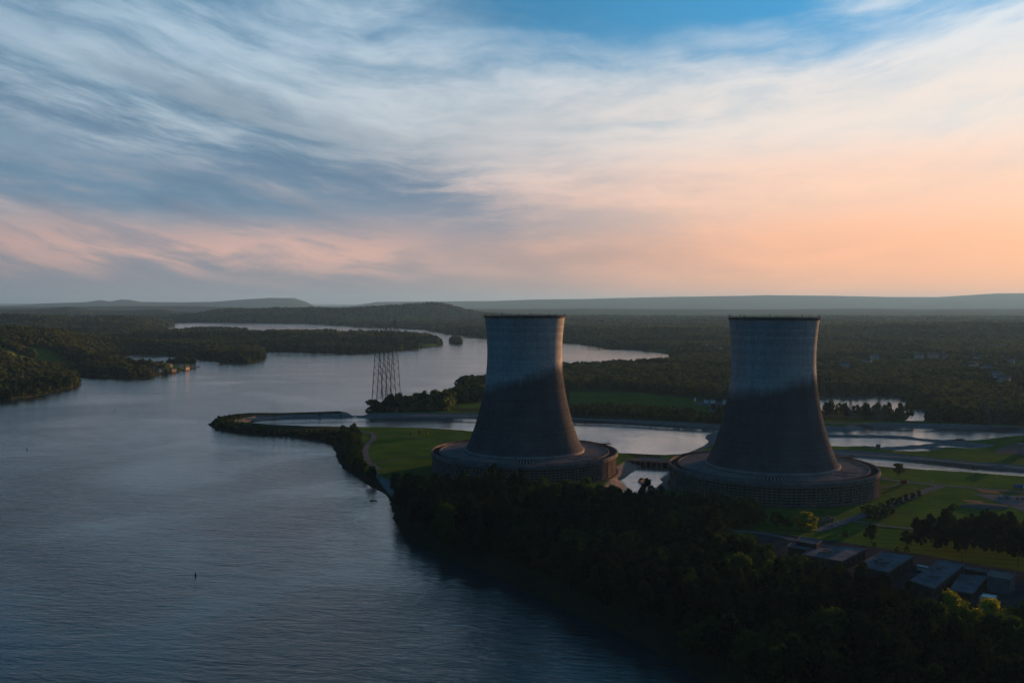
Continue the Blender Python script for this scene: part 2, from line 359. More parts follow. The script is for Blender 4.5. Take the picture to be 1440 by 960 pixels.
def inside(P, poly):
    r = np.zeros(len(P), bool); x, y = P[:, 0], P[:, 1]
    for a, b in zip(poly, np.roll(poly, -1, 0)):
        if a[1] == b[1]: continue
        c = (a[1] > y) != (b[1] > y)
        r ^= c & (x < (b[0] - a[0]) * (y - a[1]) / (b[1] - a[1]) + a[0])
    return r
def sdf(P):
    P = P.astype(np.float32); d2 = np.full(len(P), 1e12, np.float32)
    for a, b in zip(E0, E1):
        ab = b - a; L = float(ab @ ab) + 1e-6
        t = np.clip(((P[:, 0] - a[0]) * ab[0] + (P[:, 1] - a[1]) * ab[1]) / L, 0, 1)
        q = (P[:, 0] - a[0] - t * ab[0]) ** 2 + (P[:, 1] - a[1] - t * ab[1]) ** 2
        np.minimum(d2, q, out=d2)
    wat = np.zeros(len(P), bool)
    for p in WAT: wat |= inside(P, p)
    for p in islands: wat &= ~inside(P, p)
    d = np.sqrt(d2); return np.where(wat, -d, d)           # positive on land
lat = rng.random((256, 256))
def vnoise(x, y):
    xi = np.floor(x).astype(int); yi = np.floor(y).astype(int); fx = x - xi; fy = y - yi
    fx = fx * fx * (3 - 2 * fx); fy = fy * fy * (3 - 2 * fy)
    g = lambda i, j: lat[i & 255, j & 255]
    return (g(xi, yi) * (1 - fx) + g(xi + 1, yi) * fx) * (1 - fy) + (g(xi, yi + 1) * (1 - fx) + g(xi + 1, yi + 1) * fx) * fy
def fbm(x, y, o=4):
    s = 0; a = 1; tot = 0
    for k in range(o): s = s + a * vnoise(x * 2 ** k + 17 * k, y * 2 ** k + 31 * k); tot += a; a *= .5
    return s / tot
sst = lambda v, a, b: (lambda t: t * t * (3 - 2 * t))(np.clip((v - a) / (b - a), 0, 1))
plant = UP([(468, 640), (460, 627), (430, 619), (340, 613), (300, 607), (285, 597), (298, 584), (340, 578), (500, 575), (640, 562), (680, 556), (830, 546), (985, 557), (1060, 578), (1145, 592), (1440, 596), (1800, 600), (1900, 1300), (1500, 1500), (1180, 1100), (990, 965), (700, 820), (560, 760), (545, 715), (500, 685)])
hills = [  # px x, distance, height, half width across, half depth
    (-60, 2350, 62, 330, 520), (60, 2700, 22, 260, 420), (150, 3400, 6, 420, 500), (300, 3650, 10, 380, 260), (430, 3700, 13, 330, 260), (540, 3500, 4, 260, 200), (240, 2350, 4, 60, 60),
    (-100, 5200, 40, 900, 900), (150, 5600, 22, 600, 600), (900, 4300, 10, 700, 500), (1250, 5200, 16, 900, 900), (1500, 4600, 24, 700, 800), (1050, 7500, 12, 1600, 900), (1400, 8500, 22, 1800, 1100), (760, 6500, 8, 700, 600)]
ridges = [ # distance, half depth, skyline (px x, px y)
    (10500, 900, [(-500, 433), (0, 434), (20, 434.5), (40, 434), (65, 434), (80, 432), (95, 430.5), (110, 432), (128, 435), (150, 436), (190, 436), (215, 434.5), (230, 434.5), (250, 437.5), (285, 440), (330, 442), (400, 446), (700, 452), (3000, 455)]),
    (8600, 800, [(-500, 455), (250, 450), (300, 440), (325, 437), (350, 438), (400, 436), (440, 434.5), (480, 436), (520, 434), (560, 431.5), (585, 429.5), (605, 429), (625, 431), (650, 437), (680, 442), (720, 445), (800, 447), (900, 448), (3000, 450)]),
    (28000, 2600, [(-500, 431), (0, 430), (70, 426), (120, 424.5), (142, 421.5), (155, 423.5), (170, 420.5), (182, 421), (200, 424), (260, 424.5), (300, 424), (340, 421), (378, 418.5), (415, 419), (430, 424), (445, 431), (480, 434), (3000, 434)]),
    (16000, 1500, [(-500, 432), (100, 431), (250, 430), (340, 432), (450, 434), (3000, 436)]),
    (30000, 3000, [(-500, 434), (470, 434), (500, 429), (530, 424), (600, 423.5), (690, 423), (760, 420.5), (850, 419), (950, 417), (1040, 416), (1075, 414.5), (1130, 415), (1250, 417), (1320, 417.2), (1360, 415), (1400, 412.5), (1440, 411.5), (1600, 411), (2000, 414), (3000, 416)]),
    (20000, 1800, [(-500, 436), (600, 435), (760, 434.5), (830, 433), (900, 434), (980, 436), (1200, 433), (1300, 434), (1500, 432), (3000, 432)]),
    (14000, 1200, [(-500, 460), (900, 452), (1040, 441), (1090, 438.5), (1150, 440), (1220, 438), (1300, 438), (1330, 436.5), (1400, 439), (1440, 438), (1700, 437), (3000, 440)])]
def height(P):
    x, y = P[:, 0].astype(float), P[:, 1].astype(float)
    s = np.empty(len(P)); near = y < 21000
    s[near] = sdf(P[near]); s[~near] = 5000
    ip = inside(P, plant)
    s = s + np.where(ip, np.where(y < 1300, -1.6 + (fbm(x / 8, y / 8, 2) - .5) * 3.5, 0), (fbm(x / 14, y / 14, 3) - .5) * np.where(y < 1200, 9, 16))
    up = np.zeros(len(P))
    for px, D, h, rx, ry in hills:
        cx = (px - 720) / F * D; up += h * np.exp(-((x - cx) / rx) ** 2 - ((y - D) / ry) ** 2)
    up += 26 * (fbm(x / 900, y / 900) - .35).clip(0, 1) * sst(y, 1700, 3200) * (1 - .85 * sst(-x / y, .02, .12) * sst(-y, -5600, -4600))
    up += 14 * (fbm(x / 1500 + 9, y / 2600 + 4) - .4).clip(0, 1) * sst(y, 3500, 9000)
    pxx = 720 + F * x / np.maximum(y, 1)
    base = up
    for D, W_, prof in ridges:
        pr = np.array(prof, float); top = H + (426 + ROLL * (pr[:, 0] - 720) - pr[:, 1]) * D / F
        t = np.interp(pxx, pr[:, 0], top).clip(0) * (1 + (.10 if D > 18000 else .32) * (fbm(x / (D / 14), y / (D / 14) + D) - .5))
        g = t * np.exp(-((y - D) / W_) ** 2)
        base = np.maximum(base, g)
    base = base * sst(s, 5, 160) * np.where(ip, 0, 1)
    slope = np.where(ip, .36, np.where(y > 1200, .3, .6))
    land = np.minimum(WL + s * slope, base)
    land = np.where(base > 0.5, np.minimum(WL + s * .8, base), np.minimum(land, 0))
    hgt = np.where(s > 0, land, WL + np.maximum(s * .5, -5))
    return hgt, s, ip

# ---- ground sheet: finer close to the camera, coarser towards the horizon
rows = list(1 / np.linspace(1 / 200, 1 / 460, 150)[:-1]) + list(1 / np.linspace(1 / 460, 1 / 1500, 680)[:-1]) + list(1 / np.linspace(1 / 1500, 1 / 6500, 180)) + list(np.geomspace(6600, 90000, 150))
tans = np.linspace(-.80, .80, 1250)
GY = np.repeat(np.array(rows), len(tans)); GX = GY * np.tile(tans, len(rows))
GP = np.stack([GX, GY], 1)
gh, gs, gip = height(GP)
lawns = [UP([(500, 601), (560, 600), (662, 606), (740, 616), (868, 637), (880, 637), (905, 650), (872, 690), (860, 712), (700, 712), (560, 700), (528, 668), (500, 645), (505, 625)]),
         UP([(930, 640), (1010, 606), (1060, 600), (1100, 640), (1240, 645), (1440, 664), (1900, 700), (1900, 900), (1440, 832), (1300, 800), (1160, 765), (1040, 752), (940, 740), (925, 690)]),
         UP([(500, 579), (640, 578), (1010, 598), (1008, 602), (640, 588), (380, 592), (345, 597), (320, 592), (350, 586), (420, 585)]),
         UP([(800, 551), (900, 552), (985, 562), (1010, 588), (970, 590), (900, 572), (800, 571)]),
         UP([(640, 563), (690, 560), (690, 574), (620, 574)]),
         UP([(1140, 590), (1240, 592), (1440, 598), (1900, 600), (1900, 640), (1440, 664), (1240, 645), (1140, 640)])]
gin = np.zeros(len(GP), bool)
for p in lawns: gin |= inside(GP, p)
gin |= (fbm(GX / 160 + 40, GY / 160 + 7, 4) > .61) & (GY > 1700) & (GY < 9000) & (gs > 10) & ~gip
kind = np.zeros((len(GP), 4), np.float32); kind[:, 3] = 1
kind[:, 0] = gin
rip = np.clip((17 - gs) / 5, 0, 1) * (gip & (gin | inside(GP, UP([(330, 600), (300, 590), (345, 580), (520, 577), (1010, 594), (1440, 596), (1900, 600), (1900, 700), (1440, 668), (1100, 640), (880, 690), (860, 650), (600, 600)]))))
kind[:, 1] = rip
kind[:, 2] = np.clip(1 - gs / 16, 0, 1) * (GY < 1250) * (1 - rip)
me = bpy.data.meshes.new('ground')
nr, nc = len(rows), len(tans)
me.vertices.add(nr * nc); me.vertices.foreach_set('co', np.stack([GX, GY, gh], 1).astype(np.float32).ravel())
i0 = (np.arange(nr - 1)[:, None] * nc + np.arange(nc - 1)[None]).ravel()
quads = np.stack([i0, i0 + 1, i0 + nc + 1, i0 + nc], 1).astype(np.int32)
me.loops.add(quads.size); me.loops.foreach_set('vertex_index', quads.ravel())
me.polygons.add(len(quads)); me.polygons.foreach_set('loop_start', np.arange(0, quads.size, 4, dtype=np.int32))
me.polygons.foreach_set('use_smooth', np.ones(len(quads), bool))
me.update(calc_edges=True); me.validate()
at = me.color_attributes.new('cover', 'FLOAT_COLOR', 'POINT'); at.data.foreach_set('color', kind.ravel())
gm, t, b = mat('ground cover')
ca = t.new('ShaderNodeAttribute', attribute_name='cover'); s3 = t.new('ShaderNodeSeparateColor'); t.l.new(ca.outputs['Color'], s3.inputs[0])
pos = t.new('ShaderNodeNewGeometry').outputs['Position']
nA = t.noise(pos, .03, 6, .6); nB = t.noise(pos, .35, 5, .7); nC = t.noise(pos, .0035, 6, .65); nD = t.noise(pos, .008, 5)
forest = t.mix(t.sm(nA, .35, .65), (.014, .028, .015), (.034, .050, .022))
forest = t.mix(t.sm(nC, .42, .62), forest, (.045, .052, .026))
forest = t.mix(t.m('MULTIPLY', t.sm(nD, .62, .70), .5), forest, (.13, .12, .05))
grass = t.mix(t.sm(nA, .3, .7), (.036, .100, .015), (.078, .150, .024))
grass = t.mix(t.m('MULTIPLY', t.sm(nD, .5, .68), .75), grass, (.085, .100, .022))
grass = t.mix(t.m('MULTIPLY', t.sm(nB, .45, .8), .5), grass, (.018, .036, .01))
sx = t.new('ShaderNodeSeparateXYZ'); t.l.new(pos, sx.inputs[0])
mow = t.m('SINE', t.m('MULTIPLY', t.m('ADD', t.m('MULTIPLY', sx.outputs[0], .25), sx.outputs[1]), .55))
grass = t.mix(t.sm(mow, -.2, 1.0, 0, .22), grass, (.012, .028, .008))
stone = t.mix(t.sm(nB, .3, .7), (.12, .125, .13), (.24, .24, .235))
mud = t.mix(nB, (.025, .018, .012), (.05, .036, .024))
c = t.mix(s3.outputs[0], forest, grass); c = t.mix(t.m('MULTIPLY', s3.outputs[2], .9), c, mud); c = t.mix(s3.outputs[1], c, stone)
t.l.new(c, b.inputs['Base Color']); b.inputs['Roughness'].default_value = .95; b.inputs['Specular IOR Level'].default_value = 0
bp = t.new('ShaderNodeBump'); t.put(bp.inputs['Distance'], t.m('MULTIPLY', t.sm(sx.outputs[1], 3000, 7000, .6, 14.0), 1.0))
t.l.new(t.mix(t.sm(sx.outputs[1], 3000, 7000), t.comb(nB, nB, nB), t.comb(nA, nA, nA)), bp.inputs['Height'])
t.l.new(bp.outputs[0], b.inputs['Normal'])
me.materials.append(gm)
go = bpy.data.objects.new('ground', me); COL.objects.link(go); tag(go, kind='structure')

# ---- water
mb = MB(); mb.add([(-90000, -30000, WL), (90000, -30000, WL), (90000, 95000, WL), (-90000, 95000, WL)], [(0, 1, 2, 3)])
tag(mb.build('river', M['river']), kind='structure')
def grow(p, d):
    c = p.mean(0); n = len(p); out = []
    area = sum(p[i][0] * p[(i + 1) % n][1] - p[(i + 1) % n][0] * p[i][1] for i in range(n))
    for i in range(n):
        e = p[(i + 1) % n] - p[i - 1]; nn = np.array([e[1], -e[0]]) / (np.linalg.norm(e) + 1e-9)
        out.append(p[i] + nn * d * (1 if area > 0 else -1))
    return out
for nm, p in (('canal_water', canal), ('pool_water', pool), ('pond_water', pond_a), ('pond_water', pond_b), ('pond_water', pond_c), ('pond_water', pond_d), ('channel_water', channel), ('slough_water', slough)):
    q = grow(p, 1.0); mb = MB(); mb.add([(a[0], a[1], WL + .25) for a in q], [tuple(range(len(q)))])
    o = mb.build(nm, M['pond']); tag(o, kind='structure')
    if o.data.polygons[0].normal.z < 0: o.data.flip_normals()

# ---- roads and paved ground
def ribbon(name, pts, width, m, z=.15):
    p = UP(pts, 0.0)
    # rounded polyline
    q = [p[0]]
    for i in range(len(p) - 1):
        for k in range(1, 9):
            s = k / 8; p0, p1, p2, p3 = p[max(i - 1, 0)], p[i], p[i + 1], p[min(i + 2, len(p) - 1)]
            q.append(.5 * ((2 * p1) + (-p0 + p2) * s + (2 * p0 - 5 * p1 + 4 * p2 - p3) * s * s + (-p0 + 3 * p1 - 3 * p2 + p3) * s ** 3))
    q = np.array(q); d = np.gradient(q, axis=0); n = np.stack([-d[:, 1], d[:, 0]], 1) / np.linalg.norm(d, axis=1)[:, None]
    a, b_ = q + n * width / 2, q - n * width / 2; k = len(q)
    vs = [(*v, z) for v in b_] + [(*v, z) for v in a]
    o = MB().add(vs, [(i, i + 1, k + i + 1, k + i) for i in range(k - 1)]).build(name, m); tag(o, kind='structure'); return o
ribbon('road', [(1146, 746), (1165, 741), (1200, 729), (1240, 715), (1275, 701), (1302, 690), (1322, 683.5)], 8, M['asphalt'], .16)
ribbon('road', [(1236, 672), (1262, 676), (1290, 679), (1322, 682), (1360, 685), (1400, 689), (1450, 693), (1600, 706)], 7, M['asphalt'], .20)
ribbon('road', [(1225, 688), (1250, 684.5), (1268, 680), (1276, 677)], 4, M['path'], .24)
ribbon('road', [(1010, 746), (1050, 747.5), (1085, 752), (1120, 760)], 6, M['asphalt'], .28)
ribbon('road', [(1160, 739), (1192, 733), (1215, 735), (1250, 740), (1290, 744)], 5, M['asphalt'], .32)
ribbon('path', [(504, 606), (519, 608), (526, 612), (524, 618), (517, 625), (514, 634), (516, 645), (523, 653), (534, 660)], 6, M['asphalt'], .16)
ribbon('path', [(524, 612), (560, 614), (600, 617.5), (640, 622)], 3, M['path'], .20)
ribbon('path', [(524, 652), (550, 648), (580, 644), (612, 640.5)], 3, M['path'], .24)
ribbon('embankment_road', [(345, 589), (400, 587.2), (500, 585.2), (600, 584), (680, 585), (820, 589), (920, 594), (1006, 599)], 14, M['asphalt'], .16)
ribbon('embankment_road', [(1150, 594), (1230, 596.5), (1330, 598.5), (1440, 601), (1600, 606)], 12, M['asphalt'], .16)
ribbon('dike_road', [(1170, 637), (1240, 641), (1300, 645), (1370, 652), (1440, 658), (1600, 672)], 9, M['asphalt'], .14)
def sheet(name, pts, m, z):
    q = UP(pts); o = MB().add([(*a, z) for a in q], [tuple(range(len(q)))]).build(name, m); tag(o, kind='structure')
    if o.data.polygons[0].normal.z < 0: o.data.flip_normals()
    return o
sheet('parking_lot', [(1368, 694), (1440, 697), (1560, 700), (1560, 735), (1440, 719), (1410, 708)], M['asphalt'], .12)
sheet('gravel_yard', [(1402, 631), (1425, 624), (1440, 622), (1560, 626), (1560, 645), (1440, 640), (1400, 638)], M['path'], .12)
sheet('switchyard_gravel', [(975, 566), (1000, 562), (1025, 562), (1030, 570), (1008, 571), (1004, 580), (998, 580), (996, 571), (982, 569)], M['asphalt'], .12)
sheet('building_yard', [(1060, 748), (1110, 752), (1200, 764), (1300, 780), (1440, 804), (1560, 820), (1560, 880), (1400, 852), (1300, 836), (1180, 806), (1080, 775)], M['yard'], .10)
sheet('bare_soil', [(1372, 687.5), (1400, 688.5), (1408, 694), (1380, 692)], M['earth'], .13)
sheet('bare_soil', [(1352, 702), (1380, 704), (1384, 708), (1358, 705)], M['earth'], .13)

# ------------------------------------------------------------------ cooling towers
TW = [(11.5, 871.0), (217.0, 796.0)]
prof_t = [(20, 53.3), (30, 48.9), (41, 44.9), (55, 40.9), (68, 38.0), (82, 35.7), (95, 34.4), (107, 33.9), (120, 34.4), (130, 35.2), (140, 36.3)]
pz, pr_ = np.array(prof_t).T
cs = np.polyfit(pz, pr_, 5)
rad = lambda z: float(np.polyval(cs, z))
def cooling_tower(loc, shell_material, label):
    root = empty('cooling_tower', (loc[0], loc[1], 0)); tag(root, label, 'cooling tower', 'pair of concrete cooling towers')
    pr = []
    for k in range(60):
        z = 20 + 2 * k
        pr += [(rad(z + .05) + .02, z + .05), (rad(z + 1.55) + .02, z + 1.55), (rad(z + 1.7) - .16, z + 1.7), (rad(z + 1.9) - .16, z + 1.9)]
    pr += [(rad(140), 140.0), (rad(140) - 1.2, 140.0), (rad(128) - 1.2, 128), (rad(108) - 1, 108), (rad(80) - 1, 80), (rad(50) - 1, 50), (rad(20) - 1, 20)]
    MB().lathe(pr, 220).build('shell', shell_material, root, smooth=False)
    r = rad(140)
    MB().lathe([(r - 1.5, 139.2), (r + .9, 139.2), (r + 1.1, 140.6), (r - 1.3, 140.6)], 160, closed=True).build('rim', M['concrete_dark'], root)
    mb = MB()
    for k in range(72):
        a = 2 * math.pi * k / 72; mb.bar((math.cos(a) * (r + .8), math.sin(a) * (r + .8), 140.6), (math.cos(a) * (r + .8), math.sin(a) * (r + .8), 141.7), .05)
    mb.lathe([(r + .75, 141.6), (r + .85, 141.6), (r + .85, 141.72), (r + .75, 141.72)], 120, closed=True)
    mb.build('railing', M['rust'], root)
    for k in range(8):
        a = R(-100 + 45 * k); x, y = math.cos(a) * (r - .2), math.sin(a) * (r - .2)
        MB().bar((x, y, 140.6), (x, y, 142.2), .14, n=6).box((x, y, 142.5), (.7, .7, .8)).build('warning_light', M['black'], root)
    MB().lathe([(52.6, 18.2), (54.6, 18.2), (54.8, 19.9), (54.1, 20.3), (52.6, 20.3)], 180, closed=True).build('base_ring', M['pale'], root)
    # roof of the ring basin: slab, inner kerb, outer deck, ribs
    MB().lathe([(54.2, 17.7), (76.6, 17.0), (76.6, 16.2), (54.2, 16.9)], 180, closed=True).build('roof', M['concrete_roof'], root)
    MB().lathe([(76.0, 15.8), (77.3, 15.8), (77.3, 18.6), (76.0, 18.6)], 180, closed=True).build('inner_kerb', M['concrete'], root)
    MB().lathe([(77.35, 16.0), (83.3, 16.0), (83.3, 17.0), (77.35, 17.0)], 180, closed=True).build('deck', M['concrete_roof'], root)
    MB().lathe([(83.35, 15.4), (84.9, 15.4), (85.1, 17.4), (84.8, 18.7), (83.35, 18.7)], 220, closed=True).build('cornice', M['concrete'], root)
    mb = MB()
    for k in range(150):
        a = 2 * math.pi * k / 150; ca_, sa_ = math.cos(a), math.sin(a)
        mb.box((ca_ * 65.3, sa_ * 65.3, 17.62), (20.5, 1.0, .9), a)
    mb.build('roof_ribs', M['pale'], root)
    # grille round the ring: dark fill, slats, columns
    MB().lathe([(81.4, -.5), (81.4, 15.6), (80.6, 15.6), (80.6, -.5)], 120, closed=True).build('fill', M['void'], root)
    mb = MB()
    for k in range(7):
        z = 1.0 + k * 2.2; mb.lathe([(82.4, z), (83.25, z - .12), (83.25, z + .62), (82.4, z + .7)], 144, closed=True)
    mb.build('grille', M['panel'], root)
    mb = MB()
    for k in range(144):
        if k % 3 == 0: continue
        a = 2 * math.pi * k / 144; mb.box((82.9 * math.cos(a), 82.9 * math.sin(a), 7.7), (.9, .42, 15.4), a)
    mb.build('grille_post', M['panel'], root)
    for k in range(48):
        a = 2 * math.pi * k / 48
        MB().box((83.2 * math.cos(a), 83.2 * math.sin(a), 7.4), (1.0, .5, 15.9), a).build('column', M['panel'], root)
    MB().lathe([(80.2, -.6), (85.6, -.6), (85.6, .5), (80.2, .5)], 120, closed=True).build('footing', M['concrete_dark'], root)
    # access platform on the roof edge
    a = R(24)
    mb = MB().box((85 * math.cos(a), 85 * math.sin(a), 19.2), (9, 6, .35), a)
    for i in (-1, 1):
        for j in (-1, 0, 1):
            x, y = 85 + i * 4.2, j * 2.7
            mb.bar((x * math.cos(a) - y * math.sin(a), x * math.sin(a) + y * math.cos(a), 16 if i < 0 else 17.5), (x * math.cos(a) - y * math.sin(a), x * math.sin(a) + y * math.cos(a), 21.0), .13)
    mb.box((85 * math.cos(a), 85 * math.sin(a), 20.9), (9, .2, .2), a).build('platform', M['rust'], root)
    # stains and pipes on the roof
    for ang_, r0, r1 in ((-38, 58, 74), (-52, 60, 75), (35, 57, 73)):
        a = R(ang_); MB().bar((r0 * math.cos(a), r0 * math.sin(a), 18.2), (r1 * math.cos(a + .12), r1 * math.sin(a + .12), 17.8), .3, n=6).build('pipe', M['rust'], root)
    return root
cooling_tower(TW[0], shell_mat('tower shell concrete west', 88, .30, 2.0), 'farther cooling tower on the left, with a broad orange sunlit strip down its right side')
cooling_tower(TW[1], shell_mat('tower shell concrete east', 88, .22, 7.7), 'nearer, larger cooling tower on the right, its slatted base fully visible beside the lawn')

# ------------------------------------------------------------------ lattice towers
def lattice(name, x, y, z, h, base, label, group, rz=0, arms=True, loop=False, th=.22, neck=.16):
    root = empty(name, (x, y, z), rz); tag(root, label, 'pylon', group)
    hw = lambda t: base / 2 * (1 - t) + base * neck / 2 * t
    for sx_, sy_ in ((-1, -1), (1, -1), (1, 1), (-1, 1)):
        MB().bar((sx_ * hw(0), sy_ * hw(0), 0), (sx_ * hw(1), sy_ * hw(1), h), th * 1.5, th * .9).build('leg', M['pylon'], root)
    mb = MB(); zs = [0]; 
    while zs[-1] < h - 1: zs.append(min(h, zs[-1] + max(2 * hw(zs[-1] / h) * .95, h * .03)))
    for k in range(len(zs) - 1):
        a, b2 = zs[k], zs[k + 1]; ra, rb = hw(a / h), hw(b2 / h); cs_ = [(-1, -1), (1, -1), (1, 1), (-1, 1)]
        for i in range(4):
            p, q = cs_[i], cs_[(i + 1) % 4]
            mb.bar((p[0] * ra, p[1] * ra, a), (q[0] * rb, q[1] * rb, b2), th * .8); mb.bar((q[0] * ra, q[1] * ra, a), (p[0] * rb, p[1] * rb, b2), th * .8)
            mb.bar((p[0] * rb, p[1] * rb, b2), (q[0] * rb, q[1] * rb, b2), th * .8)
    mb.build('bracing', M['pylon'], root)
    if arms:
        for k in range(3):
            zz_ = h * (.70 + .12 * k); L = base * (.75 - .08 * k); mb = MB()
            for s in (-1, 1):
                mb.bar((0, 0, zz_ + h * .02), (0, s * L, zz_), th); mb.bar((0, 0, zz_ - h * .01), (0, s * L, zz_), th); mb.bar((0, s * L, zz_), (0, s * L, zz_ - h * .04), th * .7)
            mb.build('crossarm', M['pylon'], root)
    if loop:
        mb = MB(); rr = 2.4; r0 = hw(1)
        for k in range(12):
            a0, a1 = math.pi * k / 12, math.pi * (k + 1) / 12
            mb.bar((rr * math.cos(a0), 0, h + 4 + 4 * math.sin(a0)), (rr * math.cos(a1), 0, h + 4 + 4 * math.sin(a1)), th * 1.8)
        for s in (-1, 1): mb.bar((s * r0, 0, h), (s * rr, 0, h + 4), th * 1.8)
        mb.bar((-r0, 0, h), (r0, 0, h), th)
        mb.build('top_loop', M['rust'], root)
    return root
pos5 = [(530.5, 1470, 110, 'leftmost tall lattice pylon of the close row by the river'), (537, 1500, 108, 'second from the left of the close row of tall lattice pylons'),
        (543, 1530, 110, 'middle one of the five tall lattice pylons in the close row'), (549, 1560, 111, 'fourth from the left of the close row of tall lattice pylons'), (555.5, 1600, 121, 'rightmost and tallest lattice pylon of the close row, with a bare mast on top')]
for i, (px, D, h, lb) in enumerate(pos5):
    o = lattice('lattice_pylon', (px - 720) / F * D, D, 0, h, 17, lb, 'five tall lattice pylons at the river crossing', .1, False, i < 4, .24, .17)
    if i == 4: MB().bar((0, 0, h), (0, 0, h + 5), .5, .2).build('mast', M['rust'], o)
small = [(1011.5, 566, 44, 10, 'grey lattice pylon standing among the white switchyard buildings'), (1196, 592, 30, 6, 'thin pylon left of the tree row by the slough'), (1236, 592, 34, 7, 'thin pylon in front of the tree row by the slough'),
         (1405, 598, 40, 8, 'thin pylon at the far embankment near the right edge'), (1388, 600, 33, 7, 'shorter thin pylon left of another at the far embankment'), (1157, 566, 40, 8, 'thin pylon beside the upper right tower wall')]
for px, py, h, bs, lb in small:
    p = U(px, py); lattice('transmission_pylon', p[0], p[1], 0, h, bs, lb, 'small transmission pylons beyond the ponds', random.random(), True, False, .12)

# ------------------------------------------------------------------ buildings by the near wood
def prism_building(name, roof_px, z1, label, cat='building', roofm='roof', wallm='wallb', win=True, z0=0.0, group=None, extra=None):
    q = UP(roof_px, z1); c = q.mean(0)
    root = empty(name, (c[0], c[1], 0)); tag(root, label, cat, group)
    q = [(p[0] - c[0], p[1] - c[1]) for p in q]
    MB().poly(q, z0, z1 - .35).build('wall', M[wallm], root)
    g = grow(np.array(q), .5)
    MB().poly([tuple(v) for v in g], z1 - .35, z1).build('roof', M[roofm], root)
    # parapet
    n = len(q); mb = MB()
    for i in range(n):
        a, b_ = np.array(g[i]), np.array(g[(i + 1) % n]); d = b_ - a; L = np.linalg.norm(d)
        mb.box(((a + b_)[0] / 2, (a + b_)[1] / 2, z1 + .2), (L - .5, .35, .4), math.atan2(d[1], d[0]))
    mb.build('parapet', M['concrete'], root)
    if win:
        for i in range(n):
            a, b_ = np.array(q[i]), np.array(q[(i + 1) % n]); d = b_ - a; L = np.linalg.norm(d); mid = (a + b_) / 2
            nrm = np.array([d[1], -d[0]]) / L
            if nrm @ mid < 0: nrm = -nrm
            if nrm[1] > .3: continue
            k = max(1, int(L / 7))
            for j in range(k):
                p = a + d * (j + .5) / k + nrm * .04
                MB().box((p[0], p[1], z1 * .55), (2.6, .1, z1 * .28), math.atan2(d[1], d[0])).build('window', M['glass'], root)
    for j in range(extra or 0):
        t1, t2 = random.uniform(.25, .75), random.uniform(.25, .75)
        Q = [np.array(v) for v in q]; p = (Q[0] * (1 - t1) + Q[1] * t1) * (1 - t2) + (Q[3] * (1 - t1) + Q[2] * t1) * t2
        MB().box((p[0], p[1], z1 + .55), (random.uniform(.8, 3.4), random.uniform(.8, 2.4), random.uniform(.6, 1.5))).build('roof_vent', M['steel'], root)
    return root
prism_building('low_building', [(1127, 755), (1155, 760), (1148, 765), (1120, 760)], 9.5, 'small tall dark shed at the left end of the low building row', extra=0)
prism_building('low_building', [(1113, 763), (1142, 768), (1137, 773), (1108, 768)], 7, 'lower dark annex in front of the small tall shed', extra=1)
prism_building('low_building', [(1157, 766), (1217, 771), (1183, 789), (1128, 779)], 6.5, 'wide flat roofed building just right of the small dark sheds', extra=7)
prism_building('low_building', [(1240, 776), (1284, 781), (1248, 804), (1206, 796)], 7, 'middle flat roofed building of the row, dark wall on its right side', extra=7)
prism_building('low_building', [(1323, 787), (1355, 793), (1312, 827), (1282, 816)], 8, 'tallest flat roofed building, right of the court with the white block', extra=6)
prism_building('low_building', [(1352, 807), (1388, 810), (1366, 834), (1336, 830)], 4.5, 'low flat roof between the tallest building and the ribbed shed', extra=1)
prism_building('court_roof', [(1356, 795), (1390, 802), (1388, 805), (1357, 799)], 4.0, 'long narrow pale roofed wing behind the low flat roof', roofm='concrete', win=False)
sh = prism_building('ribbed_shed', [(1394, 801), (1427, 807), (1420, 815), (1388, 810)], 8, 'pale ribbed metal shed at the right end of the building row', roofm='steel', wallm='concrete', win=False)
prism_building('white_shed', [(1283 + 7, 793), (1306, 796), (1305, 798.5), (1289, 795.5)], 2.2, 'long white block lying in the dark court between two flat roofs', cat='shed', roofm='white', wallm='white', win=False)
prism_building('white_shed', [(1384, 834), (1402, 837), (1398, 842), (1378, 839)], 6, 'white roofed hut among the trees below the ribbed shed', cat='shed', roofm='white', wallm='white', win=False)
prism_building('white_shed', [(1127, 788), (1137, 789), (1134, 793), (1126, 792)], 8, 'tiny white roofed hut in the trees under the small dark sheds', cat='shed', roofm='white', wallm='white', win=False)
for px, py, hh, lb in ((1352, 800, 13, 'tall thin pole at the corner of the tallest flat roofed building'), (1440 - 8, 790, 9, 'short pole in front of the pine wood at the right edge')):
    p = U(px, py + 8); o = MB().bar((0, 0, 0), (0, 0, hh), .2, .12, 6).bar((-1, 0, hh - .8), (1, 0, hh - .8), .1).build('utility_pole', M['bark'], None, loc=(p[0], p[1], 0)); tag(o, lb, 'pole')

